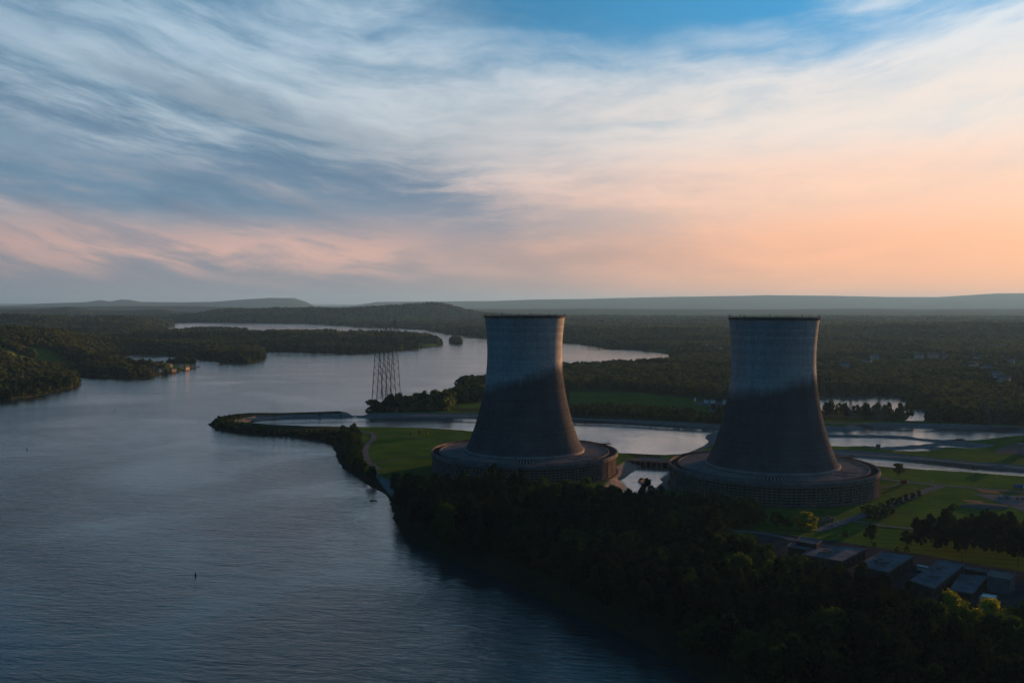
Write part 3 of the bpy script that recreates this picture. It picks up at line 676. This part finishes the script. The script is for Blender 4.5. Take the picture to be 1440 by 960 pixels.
# switchyard buildings between the towers
for a in (([(990, 561), (997, 561.5), (997, 562.5), (990, 562)], 5, 'white hut left of the two white switchyard sheds'), ([(999, 561), (1006, 561.5), (1006, 563), (999, 562.5)], 6, 'wide white switchyard shed just left of the grey lattice pylon'),
          ([(1016, 561), (1021, 561.3), (1021, 562.8), (1016, 562.5)], 6, 'white switchyard shed close against the right tower'), ([(976, 558), (979, 558.2), (979, 559.2), (976, 559)], 6, 'small grey hut at the left end of the switchyard')):
    prism_building('switchyard_shed', a[0], a[1], a[2], cat='shed', roofm='roof', wallm='white', win=False)
prism_building('concrete_block', [(1432, 622), (1445, 624), (1445, 626), (1432, 624)], 10, 'pale square block building by the gravel yard at the right edge', wallm='pale', roofm='pale', win=False)
for px, py, lb in ((1347, 621, 'left one of the two small huts on the pond dike'), (1353, 621, 'right one of the two small huts on the pond dike'), (1235, 629, 'lone tiny hut on the dike below the middle pond'), (1370, 659, 'small pump hut on the far bank of the channel')):
    p = U(px, py, -2); root = empty('pump_hut', (p[0], p[1], -3)); tag(root, lb, 'hut', 'small huts on the pond dikes')
    MB().box((0, 0, 2), (3.4, 3.4, 4)).build('wall', M['wallb'], root); MB().box((0, 0, 4.2), (4, 4, .4)).build('roof', M['roof'], root)
    MB().box((0, -1.74, 1.9), (1.0, .08, 2.0)).build('door', M['steel'], root)

# gate structure between canal and pool
p0, p1 = U(876, 646), U(944, 650); c = (p0 + p1) / 2; d = p1 - p0; L = np.linalg.norm(d); rz = math.atan2(d[1], d[0])
root = empty('sluice_gate', (c[0], c[1], 0), rz); tag(root, 'concrete sluice crossing between the canal and the small pool, between both towers', 'sluice')
MB().box((0, 0, -.1), (L, 9, .8)).build('deck', M['concrete_dark'], root)
for k in range(9): MB().box((-L / 2 + L * (k + .5) / 9, -4.6, -3), (1.2, 1.2, 5.6)).build('pier', M['concrete'], root)
MB().box((0, -3.4, -3), (L, .4, 5.2)).build('gate_wall', M['void'], root)
mb = MB()
for k in range(16): mb.bar((-L / 2 + L * k / 15, -4.3, .3), (-L / 2 + L * k / 15, -4.3, 1.4), .06)
mb.bar((-L / 2, -4.3, 1.4), (L / 2, -4.3, 1.4), .06).build('railing', M['steel'], root)
# pump barge in the pool
p = U(904, 676, WL); root = empty('barge', (p[0], p[1], WL + .3), R(55)); tag(root, 'long narrow brown boat lying in the small pool between the towers', 'boat')
MB().box((0, 0, .5), (14, 3, 1.4), 0, .9).build('hull', M['sunlit_tan'], root); MB().box((-3, 0, 1.9), (4, 2.2, 1.4)).build('cabin', M['rust'], root)

# ------------------------------------------------------------------ vehicles
def car(px, py, rz, mname, label, L=4.6, hh=1.5, box=False):
    p = U(px, py, .2); root = empty('truck' if box else 'car', (p[0], p[1], .2), rz); tag(root, label, 'truck' if box else 'car', 'parked vehicles')
    m = M[mname]; w_ = 1.9 if not box else 2.5
    if box:
        MB().box((-.8, 0, hh * .55), (L - 2, w_, hh * .85)).build('body', m, root); MB().box((L / 2 - .9, 0, hh * .42), (1.8, w_ * .95, hh * .6), 0, .92).build('cab', M['car_white'], root)
        MB().box((L / 2 - .5, 0, hh * .58), (1.0, w_ * .96, hh * .2), 0, .9).build('windscreen', M['glass'], root)
    else:
        mb = MB().box((0, 0, .62), (L, w_, .62), 0, .96); mb.build('body', m, root)
        MB().box((-.2, 0, 1.18), (L * .58, w_ * .9, .52), 0, .80).build('cabin', M['glass'], root); MB().box((-.2, 0, 1.46), (L * .42, w_ * .7, .06)).build('roof', m, root)
    for sx_ in (-1, 1):
        for sy_ in (-1, 1):
            MB().bar((sx_ * L * .31, sy_ * (w_ / 2 - .2), .34), (sx_ * L * .31, sy_ * (w_ / 2 + .03), .34), .36 * (1.3 if box else 1), n=12).build('wheel', M['black'], root)
car(1272, 680, .3, 'car_red', 'dark red truck parked on the path right of the near tower', 6.5, 3.0, True)
car(1433, 687, -.2, 'car_blue', 'blue box truck parked beside the road at the right edge', 9, 3.8, True)
for px, py, mm, lb in ((1408, 699, 'car_white', 'white car at the left end of the parked row in the lot'), (1416, 700.5, 'car_grey', 'grey car second from the left in the lot row'), (1424, 700, 'car_white', 'white car in the middle of the lot row'),
                       (1431, 701.5, 'car_grey', 'grey car near the right end of the lot row'), (1438, 702, 'car_blue', 'blue car at the right end of the lot row')):
    car(px, py, R(70), mm, lb)
# equipment beside the yellow tree
p = U(1160, 733); root = empty('storage_tanks', (p[0], p[1], 0), .3); tag(root, 'cluster of pale tanks and crates beside the bright yellow green tree', 'tanks')
for k in range(5):
    MB().bar((-6 + 3 * k, 0, 0), (-6 + 3 * k, 0, 2.5 + (k % 2)), 1.2, n=14).build('tank', M['steel'], root)
p0, p1 = U(1172, 741), U(1190, 734.5); d = p1 - p0
o = MB().box((0, 0, .5), (np.linalg.norm(d), .8, 1.0), math.atan2(d[1], d[0])).build('barrier_wall', M['pale'], None, loc=((p0 + p1)[0] / 2, (p0 + p1)[1] / 2, 0)); tag(o, 'pale low concrete barrier at the road corner', 'barrier')
p = U(1384, 712); q = [(p[0] + 13 * math.cos(a), p[1] + 7 * math.sin(a)) for a in np.linspace(0, 2 * math.pi, 20)[:-1]]
mb = MB()
for j in range(4):
    pass
hv = []
for i in range(6):
    r_ = math.cos(i / 5 * math.pi / 2); zz_ = 1.8 * math.sin(i / 5 * math.pi / 2)
    hv.append((r_, zz_))
o = MB().lathe([(14 * max(a, .01), z_) for a, z_ in hv], 28).build('gravel_mound', M['path'], None, True, (p[0], p[1], .02)); o.scale = (1.3, .75, 1); tag(o, 'low pale gravel mound on the lawn below the parking lot', 'mound')

def lamp(px, py):
    p = U(px, py); root = empty('lamp_post', (p[0], p[1], .2)); tag(root, 'thin grey lamp post beside the road on the lawn right of the near tower', 'lamp post', 'lamp posts along the plant road')
    MB().bar((0, 0, 0), (0, 0, 9), .14, .08, 6).build('pole', M['steel'], root); MB().bar((0, 0, 8.8), (1.8, 0, 9.2), .07).build('arm', M['steel'], root)
    MB().box((2.0, 0, 9.15), (.9, .35, .2)).build('lamp_head', M['white'], root)
for px, py in ((1268, 673), (1300, 676.5), (1332, 679), (1364, 682), (1398, 685.5), (1308, 692), (1282, 703), (1252, 715), (1222, 727), (1192, 737)): lamp(px, py)
# buoys and shoreline bits
for px, py, lb in ((275, 809, 'dark buoy alone in the open water at lower left'), (38, 632, 'dark buoy in the middle distance near the left edge'), (161, 577, 'small dark buoy off the left wooded point')):
    p = U(px, py, WL); root = empty('buoy', (p[0], p[1], WL)); tag(root, lb, 'buoy', 'channel buoys')
    MB().bar((0, 0, -.5), (0, 0, .6), .5, .5, 12).build('float', M['black'], root); MB().bar((0, 0, .6), (0, 0, 2.2), .25, .2, 8).build('marker', M['black'], root)
p = U(525, 704, WL); root = empty('fishing_boat', (p[0], p[1], WL), .1); tag(root, 'small dark boat off the wooded bank in the middle of the picture', 'boat')
root.scale = (.7, .7, .7)
MB().poly([(-4, -.9), (2.5, -.9), (4.2, 0), (2.5, .9), (-4, .9)], -.2, .7).build('hull', M['rust'], root); MB().box((-1, 0, 1.1), (1.2, 1.0, .8)).build('console', M['steel'], root)

# ------------------------------------------------------------------ houses
def make_house(wm='house', rm='roofh'):
    root = empty('house')
    MB().box((0, 0, 3), (13, 9, 6)).build('wall', M[wm], root)
    MB().add([(-7, -5.2, 6), (7, -5.2, 6), (7, 5.2, 6), (-7, 5.2, 6), (-7, 0, 9.4), (7, 0, 9.4)], [(0, 1, 5, 4), (2, 3, 4, 5), (1, 2, 5), (3, 0, 4), (3, 2, 1, 0)]).build('roof', M[rm], root)
    for x in (-4.5, -1.5, 1.5, 4.5): MB().box((x, -4.52, 3.8), (1.4, .1, 1.6)).build('window', M['glass'], root)
    MB().box((0, -4.55, 1.1), (1.2, .1, 2.2)).build('door', M['wallb'], root)
    return root
H1, H2 = make_house(), make_house('sunlit_tan', 'roofh')
shore_h = [(212, 510, 'tan'), (219, 514, 'tan'), (217, 521, 'tan'), (225, 522, 'tan'), (238, 517, 'pale'), (243, 521, 'tan'), (254, 517, 'pale'), (262, 518, 'tan'), (271, 515, 'pale')]  # sun tinted
far_h = [(1165, 480), (1158, 487), (1171, 478), (1230, 504), (1219, 512), (1292, 503), (1310, 501), (1314, 503.5), (1326, 505), (1362, 485), (1360, 468), (1368, 466), (1383, 487.5), (1390, 488), (1400, 489), (1364, 494),
         (1375, 506), (1364, 516.5), (1370, 517), (1387, 521), (1400, 530), (1412, 537), (1420, 510), (1410, 489), (1188, 516), (1120 - 90, 470), (990, 488), (890 + 120, 492)]
used = set()
def place_house(src, x, y, z, rz, s, label, group):
    if src in used: o = copy_tree(src)
    else: used.add(src); o = src
    o.location = (x, y, z); o.rotation_euler = (0, 0, rz); o.scale = (s, s, s); tag(o, label, 'house', group); return o
HOUSES = []
for i, (px, py, kd) in enumerate(shore_h):
    p = U(px, py, -1); h_ = float(height(p[None])[0][0])
    place_house(H2 if kd == 'tan' else H1, p[0], p[1], max(h_, -4), R(random.uniform(45, 80)), .95, 'sunlit waterfront house among trees on the wooded point, left of the open river', 'waterfront houses on the wooded point'); HOUSES.append(p)
for i, (px, py) in enumerate(far_h):
    p = U(px, py, 14); h_ = float(height(p[None])[0][0]); p = U(px, py, h_ + 9); h_ = float(height(p[None])[0][0])
    place_house(H1, p[0], p[1], h_ + 8, R(random.uniform(-40, 60)), 1.5, 'pale distant house half hidden in the woods behind the right tower', 'distant houses scattered in the woods'); HOUSES.append(p)
# docks
for px, py, rz, lb in ((108, 541, .2, 'dark boat dock at the tip of the left wooded point'), (107, 522, .1, 'boat dock in the small inlet behind the left point'), (228, 526, .5, 'left one of the docks below the waterfront houses'), (246, 524, .4, 'dock in the middle of the waterfront houses'), (276, 516, .3, 'pale dock at the outer tip of the house point')):
    p = U(px, py, WL); root = empty('boat_dock', (p[0], p[1], WL), rz); tag(root, lb, 'dock', 'boat docks along the wooded shores')
    MB().box((0, 0, 1), (16, 9, .3)).build('deck', M['wallb'], root); MB().box((0, 0, 4.4), (14, 9, .4)).build('canopy', M['roofh'] if px < 250 else M['white'], root)
    for a_ in (-1, 1):
        for b_ in (-1, 1): MB().bar((a_ * 6.5, b_ * 4, -3), (a_ * 6.5, b_ * 4, 4.2), .2).build('post', M['bark'], root)

# ------------------------------------------------------------------ trees
def leaves(blobs, n, size, seed, droop=0.0, flat=1.0):
    g = np.random.default_rng(seed)
    wts = np.array([b_[3] ** 2 for b_ in blobs]); wts /= wts.sum()
    k = g.choice(len(blobs), n, p=wts); B = np.array(blobs)[k]
    d = g.normal(size=(n, 3)); d /= np.linalg.norm(d, axis=1)[:, None]
    r = B[:, 3] * (g.random(n) ** .35) * (1 + .12 * g.normal(size=n))
    c = B[:, :3] + d * r[:, None] * np.array([1, 1, flat])
    nn = d + g.normal(size=(n, 3)) * .55; nn[:, 2] += .35; nn /= np.linalg.norm(nn, axis=1)[:, None]
    a = np.cross(nn, g.normal(size=(n, 3))); a /= np.linalg.norm(a, axis=1)[:, None]; b_ = np.cross(nn, a)
    s = size * (.6 + .8 * g.random(n))[:, None]
    P = np.stack([c - a * s - b_ * s * .6, c + a * s - b_ * s * .5, c + a * s * .7 + b_ * s * .8, c - a * s * .8 + b_ * s * .7], 1).reshape(-1, 3)
    return P
def mesh_leaves(name, P, m):
    me = bpy.data.meshes.new(name); n = len(P) // 4
    me.vertices.add(len(P)); me.vertices.foreach_set('co', P.astype(np.float32).ravel())
    me.loops.add(n * 4); me.loops.foreach_set('vertex_index', np.arange(n * 4, dtype=np.int32))
    me.polygons.add(n); me.polygons.foreach_set('loop_start', np.arange(0, n * 4, 4, dtype=np.int32))
    me.update(calc_edges=True); me.materials.append(m); return me
def pine_blobs(g, h):
    bl = []; z = h * .48
    while z < h * .97:
        t = (z / h - .48) / .52; rr = h * (.19 * (1 - t) ** .7 + .03)
        for k in range(3 if t < .7 else 2):
            a = g.uniform(0, 6.28); q = rr * g.uniform(.35, .95); bl.append((q * math.cos(a), q * math.sin(a), z + g.uniform(-.5, .5), h * g.uniform(.05, .085)))
        z += h * .055
    bl.append((0, 0, h * .97, h * .04)); return bl
def broad_blobs(g, h, wd=.34, low=.30):
    bl = []
    for k in range(20):
        t = g.uniform(0, 1); z = h * (low + (0.90 - low) * t); env = h * wd * math.sqrt(max(.05, 1 - ((t - .42) / .62) ** 2))
        a = g.uniform(0, 6.28); q = env * g.uniform(.35, .85); bl.append((q * math.cos(a), q * math.sin(a), z, h * g.uniform(.09, .15)))
    bl.append((0, 0, h * .88, h * .12)); return bl
def trunk(h, g, frac, r=.3, limbs=5):
    mb = MB(); x = y = 0; pz = 0; pts = [(0, 0, 0)]
    for k in range(1, 5):
        pts.append((g.uniform(-.25, .25) * k * .5, g.uniform(-.25, .25) * k * .5, h * frac * k / 4))
    for k in range(4): mb.bar(pts[k], pts[k + 1], r * (1 - .2 * k), r * (1 - .2 * (k + 1)), 6)
    for k in range(limbs):
        a = g.uniform(0, 6.28); z = h * frac * g.uniform(.55, .95); L = h * g.uniform(.10, .2)
        mb.bar((pts[3][0] * .8, pts[3][1] * .8, z), (L * math.cos(a), L * math.sin(a), z + L * .6), r * .35, r * .12, 4)
    return mb
def tree_kind(name, kindf, h, m, n, size, seed, frac, flat=1.0, **kw):
    g = random.Random(seed); bl = kindf(g, h, **kw)
    root = empty(name)
    me = mesh_leaves('crown', leaves(bl, n, size, seed, flat=flat), m); c = bpy.data.objects.new('crown', me); COL.objects.link(c); c.parent = root
    trunk(h, g, frac, .32).build('trunk', M['bark'], root)
    return root
PINES = [tree_kind('pine_tree', pine_blobs, 22, M['pine'], 2400, .42, 10 + k, .9, .75) for k in range(4)]
BROADS = [tree_kind('broadleaf_tree', broad_blobs, 17, M['leaf'], 2600, .42, 20 + k, .7) for k in range(3)]
YEL = tree_kind('yellow_tree', broad_blobs, 12, M['leafy'], 4200, .26, 33, .6, wd=.42, low=.22)
BUSH = tree_kind('shrub', broad_blobs, 6, M['leaf'], 1100, .26, 41, .5, wd=.5, low=.15)
srcs = {}
def put_tree(src, x, y, z, s, label, cat, group=None, name=None, sxy=1.0):
    if src.name in srcs: o = copy_tree(src)
    else: srcs[src.name] = 1; o = src
    if name: o.name = name
    o.location = (x, y, z); o.rotation_euler = (0, 0, random.uniform(0, 6.28)); o.scale = (s * sxy, s * sxy, s); tag(o, label, cat, group); return o

# near wood along the bank
near_wood = UP([(480, 655), (474, 640), (470, 628), (478, 612), (500, 606), (508, 622), (506, 640), (512, 655), (524, 668), (545, 686), (570, 690), (610, 692), (660, 693), (700, 694), (760, 699), (820, 701), (858, 704), (880, 712), (930, 715), (960, 718), (1000, 720), (1062, 728), (1075, 742), (1010, 745), (1000, 760),
    (1040, 784), (1100, 816), (1160, 842), (1220, 858), (1290, 884), (1340, 890), (1440, 898), (1600, 925), (1900, 1000), (1900, 1500), (1500, 1600), (1190, 1096), (1060, 1004), (985, 961), (930, 928), (880, 902), (780, 854), (700, 815), (620, 787), (575, 768), (552, 748), (542, 728), (540, 712), (530, 700), (505, 680)])
pine_wood = UP([(1282, 772), (1300, 756), (1345, 752), (1440, 760), (1700, 775), (1700, 850), (1440, 802), (1350, 788), (1295, 780)])
def scatter(poly, sp, edge=0):
    x0, y0 = poly.min(0); x1, y1 = poly.max(0); y1 = min(y1, 2500); out = []
    X, Y = np.meshgrid(np.arange(x0, x1, sp), np.arange(max(y0, 230), y1, sp * .87)); X = X + (np.arange(X.shape[0]) % 2)[:, None] * sp / 2
    P = np.stack([X.ravel(), Y.ravel()], 1) + rng.uniform(-.38, .38, (X.size, 2)) * sp
    return P[inside(P, poly)]
A = scatter(near_wood, 7.2); Bp = scatter(pine_wood, 6.8)
hA, sA, _ = height(A); A = A[sA > 5]; hA = hA[sA > 5]
hB, sB, _ = height(Bp)
NP = np.concatenate([A, Bp]); NH = np.concatenate([hA, hB]); reg = np.r_[np.zeros(len(A)), np.ones(len(Bp))]
# keep clear of the buildings and the ring of the towers
keep = np.ones(len(NP), bool)
for tx, ty in TW: keep &= np.hypot(NP[:, 0] - tx, NP[:, 1] - ty) > 89
yard = UP([(1090, 752), (1160, 758), (1440, 800), (1440, 842), (1300, 840), (1180, 812), (1090, 790)])
keep &= ~inside(NP, yard)
for bx, by in ((1333, 892), (1388, 898)):
    q = U(bx, by); keep &= ~((np.abs(NP[:, 0] - q[0]) < 7.5) & (NP[:, 1] < q[1] + 6) & (NP[:, 1] > q[1] - 24))
NP, NH, reg = NP[keep], NH[keep], reg[keep]
kind_n = fbm(NP[:, 0] / 55, NP[:, 1] / 55, 3); isb = (kind_n > .52) & (reg == 0)
pxl = U(500, 620)
leftb = (NP[:, 1] > 700) & (NP[:, 0] < U(530, 670)[0]); isb |= leftb
px_, py_ = PX(NP[:, 0], NP[:, 1], NH + 14)
vis = (px_ > -10) & (px_ < 1450) & (py_ < 972)
order = np.argsort(np.hypot(NP[:, 0], NP[:, 1])); order = [i for i in order if vis[i]]
single = set(order[:245])
stuff_pts = []
COLN = bpy.data.collections.new('tree kinds')           # holds the crowns the far woods repeat; not linked to the scene
def proto(name, m, h, kindf, n, size, seed, frac, **kw):
    g = random.Random(seed); P = leaves(kindf(g, h, **kw), n, size, seed)
    tb = trunk(h, g, frac, .35, 3); base = len(P)
    me = mesh_leaves(name, P, m)
    o = bpy.data.objects.new(name, me); COLN.objects.link(o)
    return o
for i in range(4): proto('a%d pine crown' % i, M['pine'], 22, pine_blobs, 2000, .45, 50 + i, .9)
for i in range(3): proto('b%d broad crown' % i, M['leaf'], 17, broad_blobs, 2200, .42, 60 + i, .7)
for i in range(6): proto('c%d wood crown' % i, M['wood'], 15, broad_blobs, 420, .95, 70 + i, .7, wd=.42, low=.12)
for i in range(2): proto('d%d dark crown' % i, M['pine'], 17, broad_blobs, 420, .85, 80 + i, .7, wd=.30, low=.12)
lb_p = 'dark pine in the shaded wood on the near river bank'; lb_b = 'leafy broadleaf tree in the shaded wood on the near river bank'
for i in range(len(NP)):
    s = float(rng.uniform(.55, 1.0) + .38 * rng.random() ** 3) * (1.0 if reg[i] == 0 else .85)
    if leftb[i]: s *= .62
    if NP[i, 1] > 640 and reg[i] == 0 and not leftb[i]: s *= .88
    if i in single:
        if isb[i]: put_tree(BROADS[i % 3], NP[i, 0], NP[i, 1], NH[i], s, lb_b, 'tree', 'broadleaf trees in the near wood', 'broadleaf_tree')
        else: put_tree(PINES[i % 4], NP[i, 0], NP[i, 1], NH[i], s, lb_p, 'tree', 'pines in the near wood', 'pine_tree')
    else: stuff_pts.append((NP[i, 0], NP[i, 1], NH[i], s, (4 + i % 3) if isb[i] else i % 4))
# single trees of the open ground
def tree_px(src, px, py, s, label, cat='tree', group=None, name=None, sxy=1.0):
    p = U(px, py); put_tree(src, p[0], p[1], 0, s, label, cat, group, name, sxy)
tree_px(YEL, 1131, 747, 1.15, 'round bright yellow green tree right of the grey green trees under the near tower', name='yellow_tree', sxy=1.6)
tree_px(YEL, 1333, 892, 1.75, 'yellow green tree with sunlit top, left of two below the flat roofs', name='yellow_tree', sxy=1.15)
tree_px(YEL, 1388, 898, 1.6, 'wider yellow green tree with sunlit top, right of two at lower right', name='yellow_tree', sxy=1.3)
tree_px(BROADS[0], 1093, 742, .66, 'grey green tree nearest the bright yellow green one under the near tower', name='broadleaf_tree', sxy=1.25)
tree_px(BROADS[1], 1108, 744, .52, 'smaller grey green tree touching the bright yellow green tree', name='broadleaf_tree', sxy=1.2)
tree_px(BROADS[2], 1263, 670, .72, 'lone small tree on the lawn beside the channel right of the near tower', name='broadleaf_tree', sxy=1.3)
tree_px(BROADS[0], 1225, 763, .75, 'medium tree on the grass above the flat roofed buildings', name='broadleaf_tree', sxy=1.1)
tree_px(BROADS[1], 1188, 757, .36, 'tiny tree on the grass left of the medium one above the buildings', name='broadleaf_tree')
tree_px(BROADS[2], 1180, 822, .7, 'pale leafy tree at the edge of the near wood by the middle roof', name='broadleaf_tree')
tree_px(BROADS[1], 1275, 768, .62, 'round tree at the left end of the dark pine wood, lower one', name='broadleaf_tree', sxy=1.2)
tree_px(BROADS[2], 1316, 764, .8, 'leafy tree with a lit edge in front of the dark pine wood', name='broadleaf_tree', sxy=1.1)
for k, (px, py, s) in enumerate([(1215, 721, .8), (1224, 719, .9), (1232, 724, 1.1), (1240, 716, .8), (1249, 713, .85), (1257, 710, .9), (1266, 707, .8), (1274, 703, .8), (1244, 727, 1.1), (1252, 723, .9), (1222, 729, 1.0), (1234, 731, 1.0), (1283, 700, .7), (1292, 697, .7)]):
    tree_px(BUSH, px, py, s * 1.1, 'low green shrub in the hedge along the road below the near tower', 'shrub', 'hedge shrubs along the road', 'shrub', 1.3)
for k, (px, py, s, lb) in enumerate([(600, 613, .9, 'yellowish shrub on the far side of the left lawn, right one'), (590, 612, 1.1, 'yellowish shrub on the far side of the left lawn, middle one'), (577, 612, .6, 'small shrub on the far side of the left lawn, left one'),
        (1342, 716, .8, 'small pale shrub by the ditch on the right lawn'), (1388, 722, .7, 'shrub below the gravel mound'), (745, 688, 1.4, 'yellow shrub at the foot of the left tower, left of two'), (766, 690, 1.8, 'yellow shrub at the foot of the left tower, right of two')]):
    if k in (0, 1, 5, 6): tree_px(YEL, px, py, s * .5, lb, 'shrub', None, 'yellow_shrub', 1.2)
    else: tree_px(BUSH, px, py, s, lb, 'shrub', None, 'shrub', 1.2)

rw = random.Random(5)
for k in range(25):
    px = 1160 + k * 5.0 + rw.uniform(-1.8, 1.8)
    tree_px(BROADS[k % 3], px, 588 + rw.uniform(-3, 2), rw.uniform(.9, 1.45), 'slender tree in the thin row between the slough and the ponds, sky light showing through', 'tree', 'tree row by the slough', 'broadleaf_tree', .66)
# the rest of the woods: every spot of land that is not open ground
NRW = NP.copy()
open_p = lawns + [plant]
def wood_points():
    P = []; D = 900.0
    while D < 9500:
        s = max(8.2, D / 330); n = int(2 * D * .62 / s)
        xs = (np.arange(n) + rng.uniform(-.4, .4, n)) / n * 2 * D * .62 - D * .62
        ys = D + rng.uniform(-.4, .4, n) * s; P.append(np.stack([xs, ys, np.full(n, s)], 1)); D += s * .9
    P = np.concatenate(P)
    h_, s_, ip_ = height(P[:, :2]); ok = (s_ > 0.3) & ~ip_ & ~inside(P[:, :2], UP([(1130, 563), (1262, 562), (1284, 572), (1310, 574), (1310, 605), (1130, 605)])) & ~inside(P[:, :2], UP([(260, 575), (345, 575), (345, 620), (260, 620)]))
    P2 = np.column_stack([P[ok, :2], h_[ok], np.minimum(P[ok, 2] / 8.2, 1.75)]); 
    hp = np.array(HOUSES)
    near_h = np.zeros(len(P2), bool)
    for q in hp:
        dd = P2[:, :2] - q; near_h |= (np.abs(dd[:, 0]) < 12) & (dd[:, 1] < 8) & (dd[:, 1] > -34)
    return P2[~near_h]
WP = wood_points()
gap = fbm(WP[:, 0] / 160 + 40, WP[:, 1] / 160 + 7, 4); WP = WP[(gap < .61) | (WP[:, 1] < 1700)]
for x, y, z, s in WP:
    k = rng.random(); d_ = fbm(np.array([x / 240.]), np.array([y / 240.]), 3)[0]
    idx = 13 + int(rng.integers(2)) if d_ > .56 and k < .75 else 7 + int(rng.integers(6))
    stuff_pts.append((x, y, z - 1.0, s * rng.uniform(.5, 1.25), idx))
# wooded patches inside the works: shrubs on the embankment, trees by the pylons, the scrub bank
patches = [(UP([(500, 580), (520, 574), (560, 570), (600, 566), (640, 560), (685, 556), (688, 564), (640, 567), (630, 577), (560, 579)]), 7.0, 1.25, False),
           (UP([(800, 573), (900, 574), (970, 580), (1015, 590), (1012, 596), (960, 592), (900, 587), (810, 583), (800, 582)]), 6.0, .45, False),
           (UP([(1000, 575), (1040, 572), (1040, 588), (1010, 588)]), 7, .5, False),
           (UP([(345, 584), (420, 583.5), (500, 580), (500, 583), (420, 584.5), (350, 585)]), 11, .30, True),
           (UP([(292, 597), (300, 591), (320, 587), (338, 586), (336, 590), (318, 593), (335, 599), (400, 606), (460, 608), (480, 608), (478, 618), (464, 624), (440, 618), (400, 613), (340, 609), (300, 602)]), 5.0, .33, False),
           (UP([(1304, 584), (1320, 580), (1400, 578), (1500, 578), (1700, 586), (1700, 598), (1440, 594), (1330, 592), (1302, 592)]), 8, 1.0, False),
           (UP([(1225, 766), (1280, 778), (1276, 782), (1222, 770)]), 7, .3, True)]
for poly, sp, sc_, loose in patches:
    P = scatter(poly, sp); h_, s_, _ = height(P); P = P[s_ > 1.5]; h_ = h_[s_ > 1.5]
    for (x, y), z in zip(P, h_):
        if loose and rng.random() < .4: continue
        stuff_pts.append((x, y, z - .5, sc_ * rng.uniform(.6, 1.25), 7 + int(rng.integers(6)) if rng.random() < .6 else 4 + int(rng.integers(3))))
S = np.array(stuff_pts)
def woods(name, sel, label):
    Q = S[sel]
    me = bpy.data.meshes.new(name); me.vertices.add(len(Q)); me.vertices.foreach_set('co', Q[:, :3].astype(np.float32).ravel())
    a = me.attributes.new('size', 'FLOAT', 'POINT'); a.data.foreach_set('value', Q[:, 3].astype(np.float32))
    a = me.attributes.new('which', 'INT', 'POINT'); a.data.foreach_set('value', Q[:, 4].astype(np.int32))
    a = me.attributes.new('turn', 'FLOAT', 'POINT'); a.data.foreach_set('value', rng.uniform(0, 6.28, len(Q)).astype(np.float32))
    o = bpy.data.objects.new(name, me); COL.objects.link(o)
    ng = bpy.data.node_groups.new(name, 'GeometryNodeTree')
    ng.interface.new_socket('Geometry', in_out='INPUT', socket_type='NodeSocketGeometry'); ng.interface.new_socket('Geometry', in_out='OUTPUT', socket_type='NodeSocketGeometry')
    N = ng.nodes; L = ng.links
    gi, go_ = N.new('NodeGroupInput'), N.new('NodeGroupOutput'); iop = N.new('GeometryNodeInstanceOnPoints'); ci = N.new('GeometryNodeCollectionInfo')
    ci.inputs['Collection'].default_value = COLN; ci.inputs['Separate Children'].default_value = True; ci.inputs['Reset Children'].default_value = True
    def att(nm, ty):
        n_ = N.new('GeometryNodeInputNamedAttribute'); n_.data_type = ty; n_.inputs[0].default_value = nm; return [q for q in n_.outputs if q.enabled and q.name == 'Attribute'][0]
    cx = N.new('ShaderNodeCombineXYZ'); L.new(att('turn', 'FLOAT'), cx.inputs[2])
    L.new(gi.outputs[0], iop.inputs['Points']); L.new(ci.outputs[0], iop.inputs['Instance']); iop.inputs['Pick Instance'].default_value = True
    L.new(att('which', 'INT'), iop.inputs['Instance Index']); L.new(cx.outputs[0], iop.inputs['Rotation']); L.new(att('size', 'FLOAT'), iop.inputs['Scale'])
    L.new(iop.outputs[0], go_.inputs[0])
    md = o.modifiers.new('spread', 'NODES'); md.node_group = ng
    tag(o, label, 'woodland', kind='stuff'); print(name, len(Q))
dist = S[:, 1]
woods('near_woodland', dist < 900, 'dark wood in shade between the near trees and the towers')
woods('middle_woodland', (dist >= 900) & (dist < 2600), 'green woods and scrub round the ponds and river banks')
woods('far_woodland', dist >= 2600, 'distant rolling woods reaching to the hills')

# ------------------------------------------------------------------ haze
top = 560.0
mb = MB().box((0, 20000, (top - 12) / 2), (110000, 88000, top + 12))
hz = mb.build('haze', M['white']); hz.data.materials.clear()
hm = bpy.data.materials.new('haze'); hm.use_nodes = True; t = NT(hm.node_tree); t.n.clear()
o_ = t.new('ShaderNodeOutputMaterial'); pv_ = t.new('ShaderNodeVolumePrincipled')
pv_.inputs['Color'].default_value = (.22, .51, .96, 1); pv_.inputs['Density'].default_value = HAZE_DENSITY; pv_.inputs['Anisotropy'].default_value = .25
t.l.new(pv_.outputs[0], o_.inputs['Volume']); hz.data.materials.append(hm); tag(hz, kind='stuff')
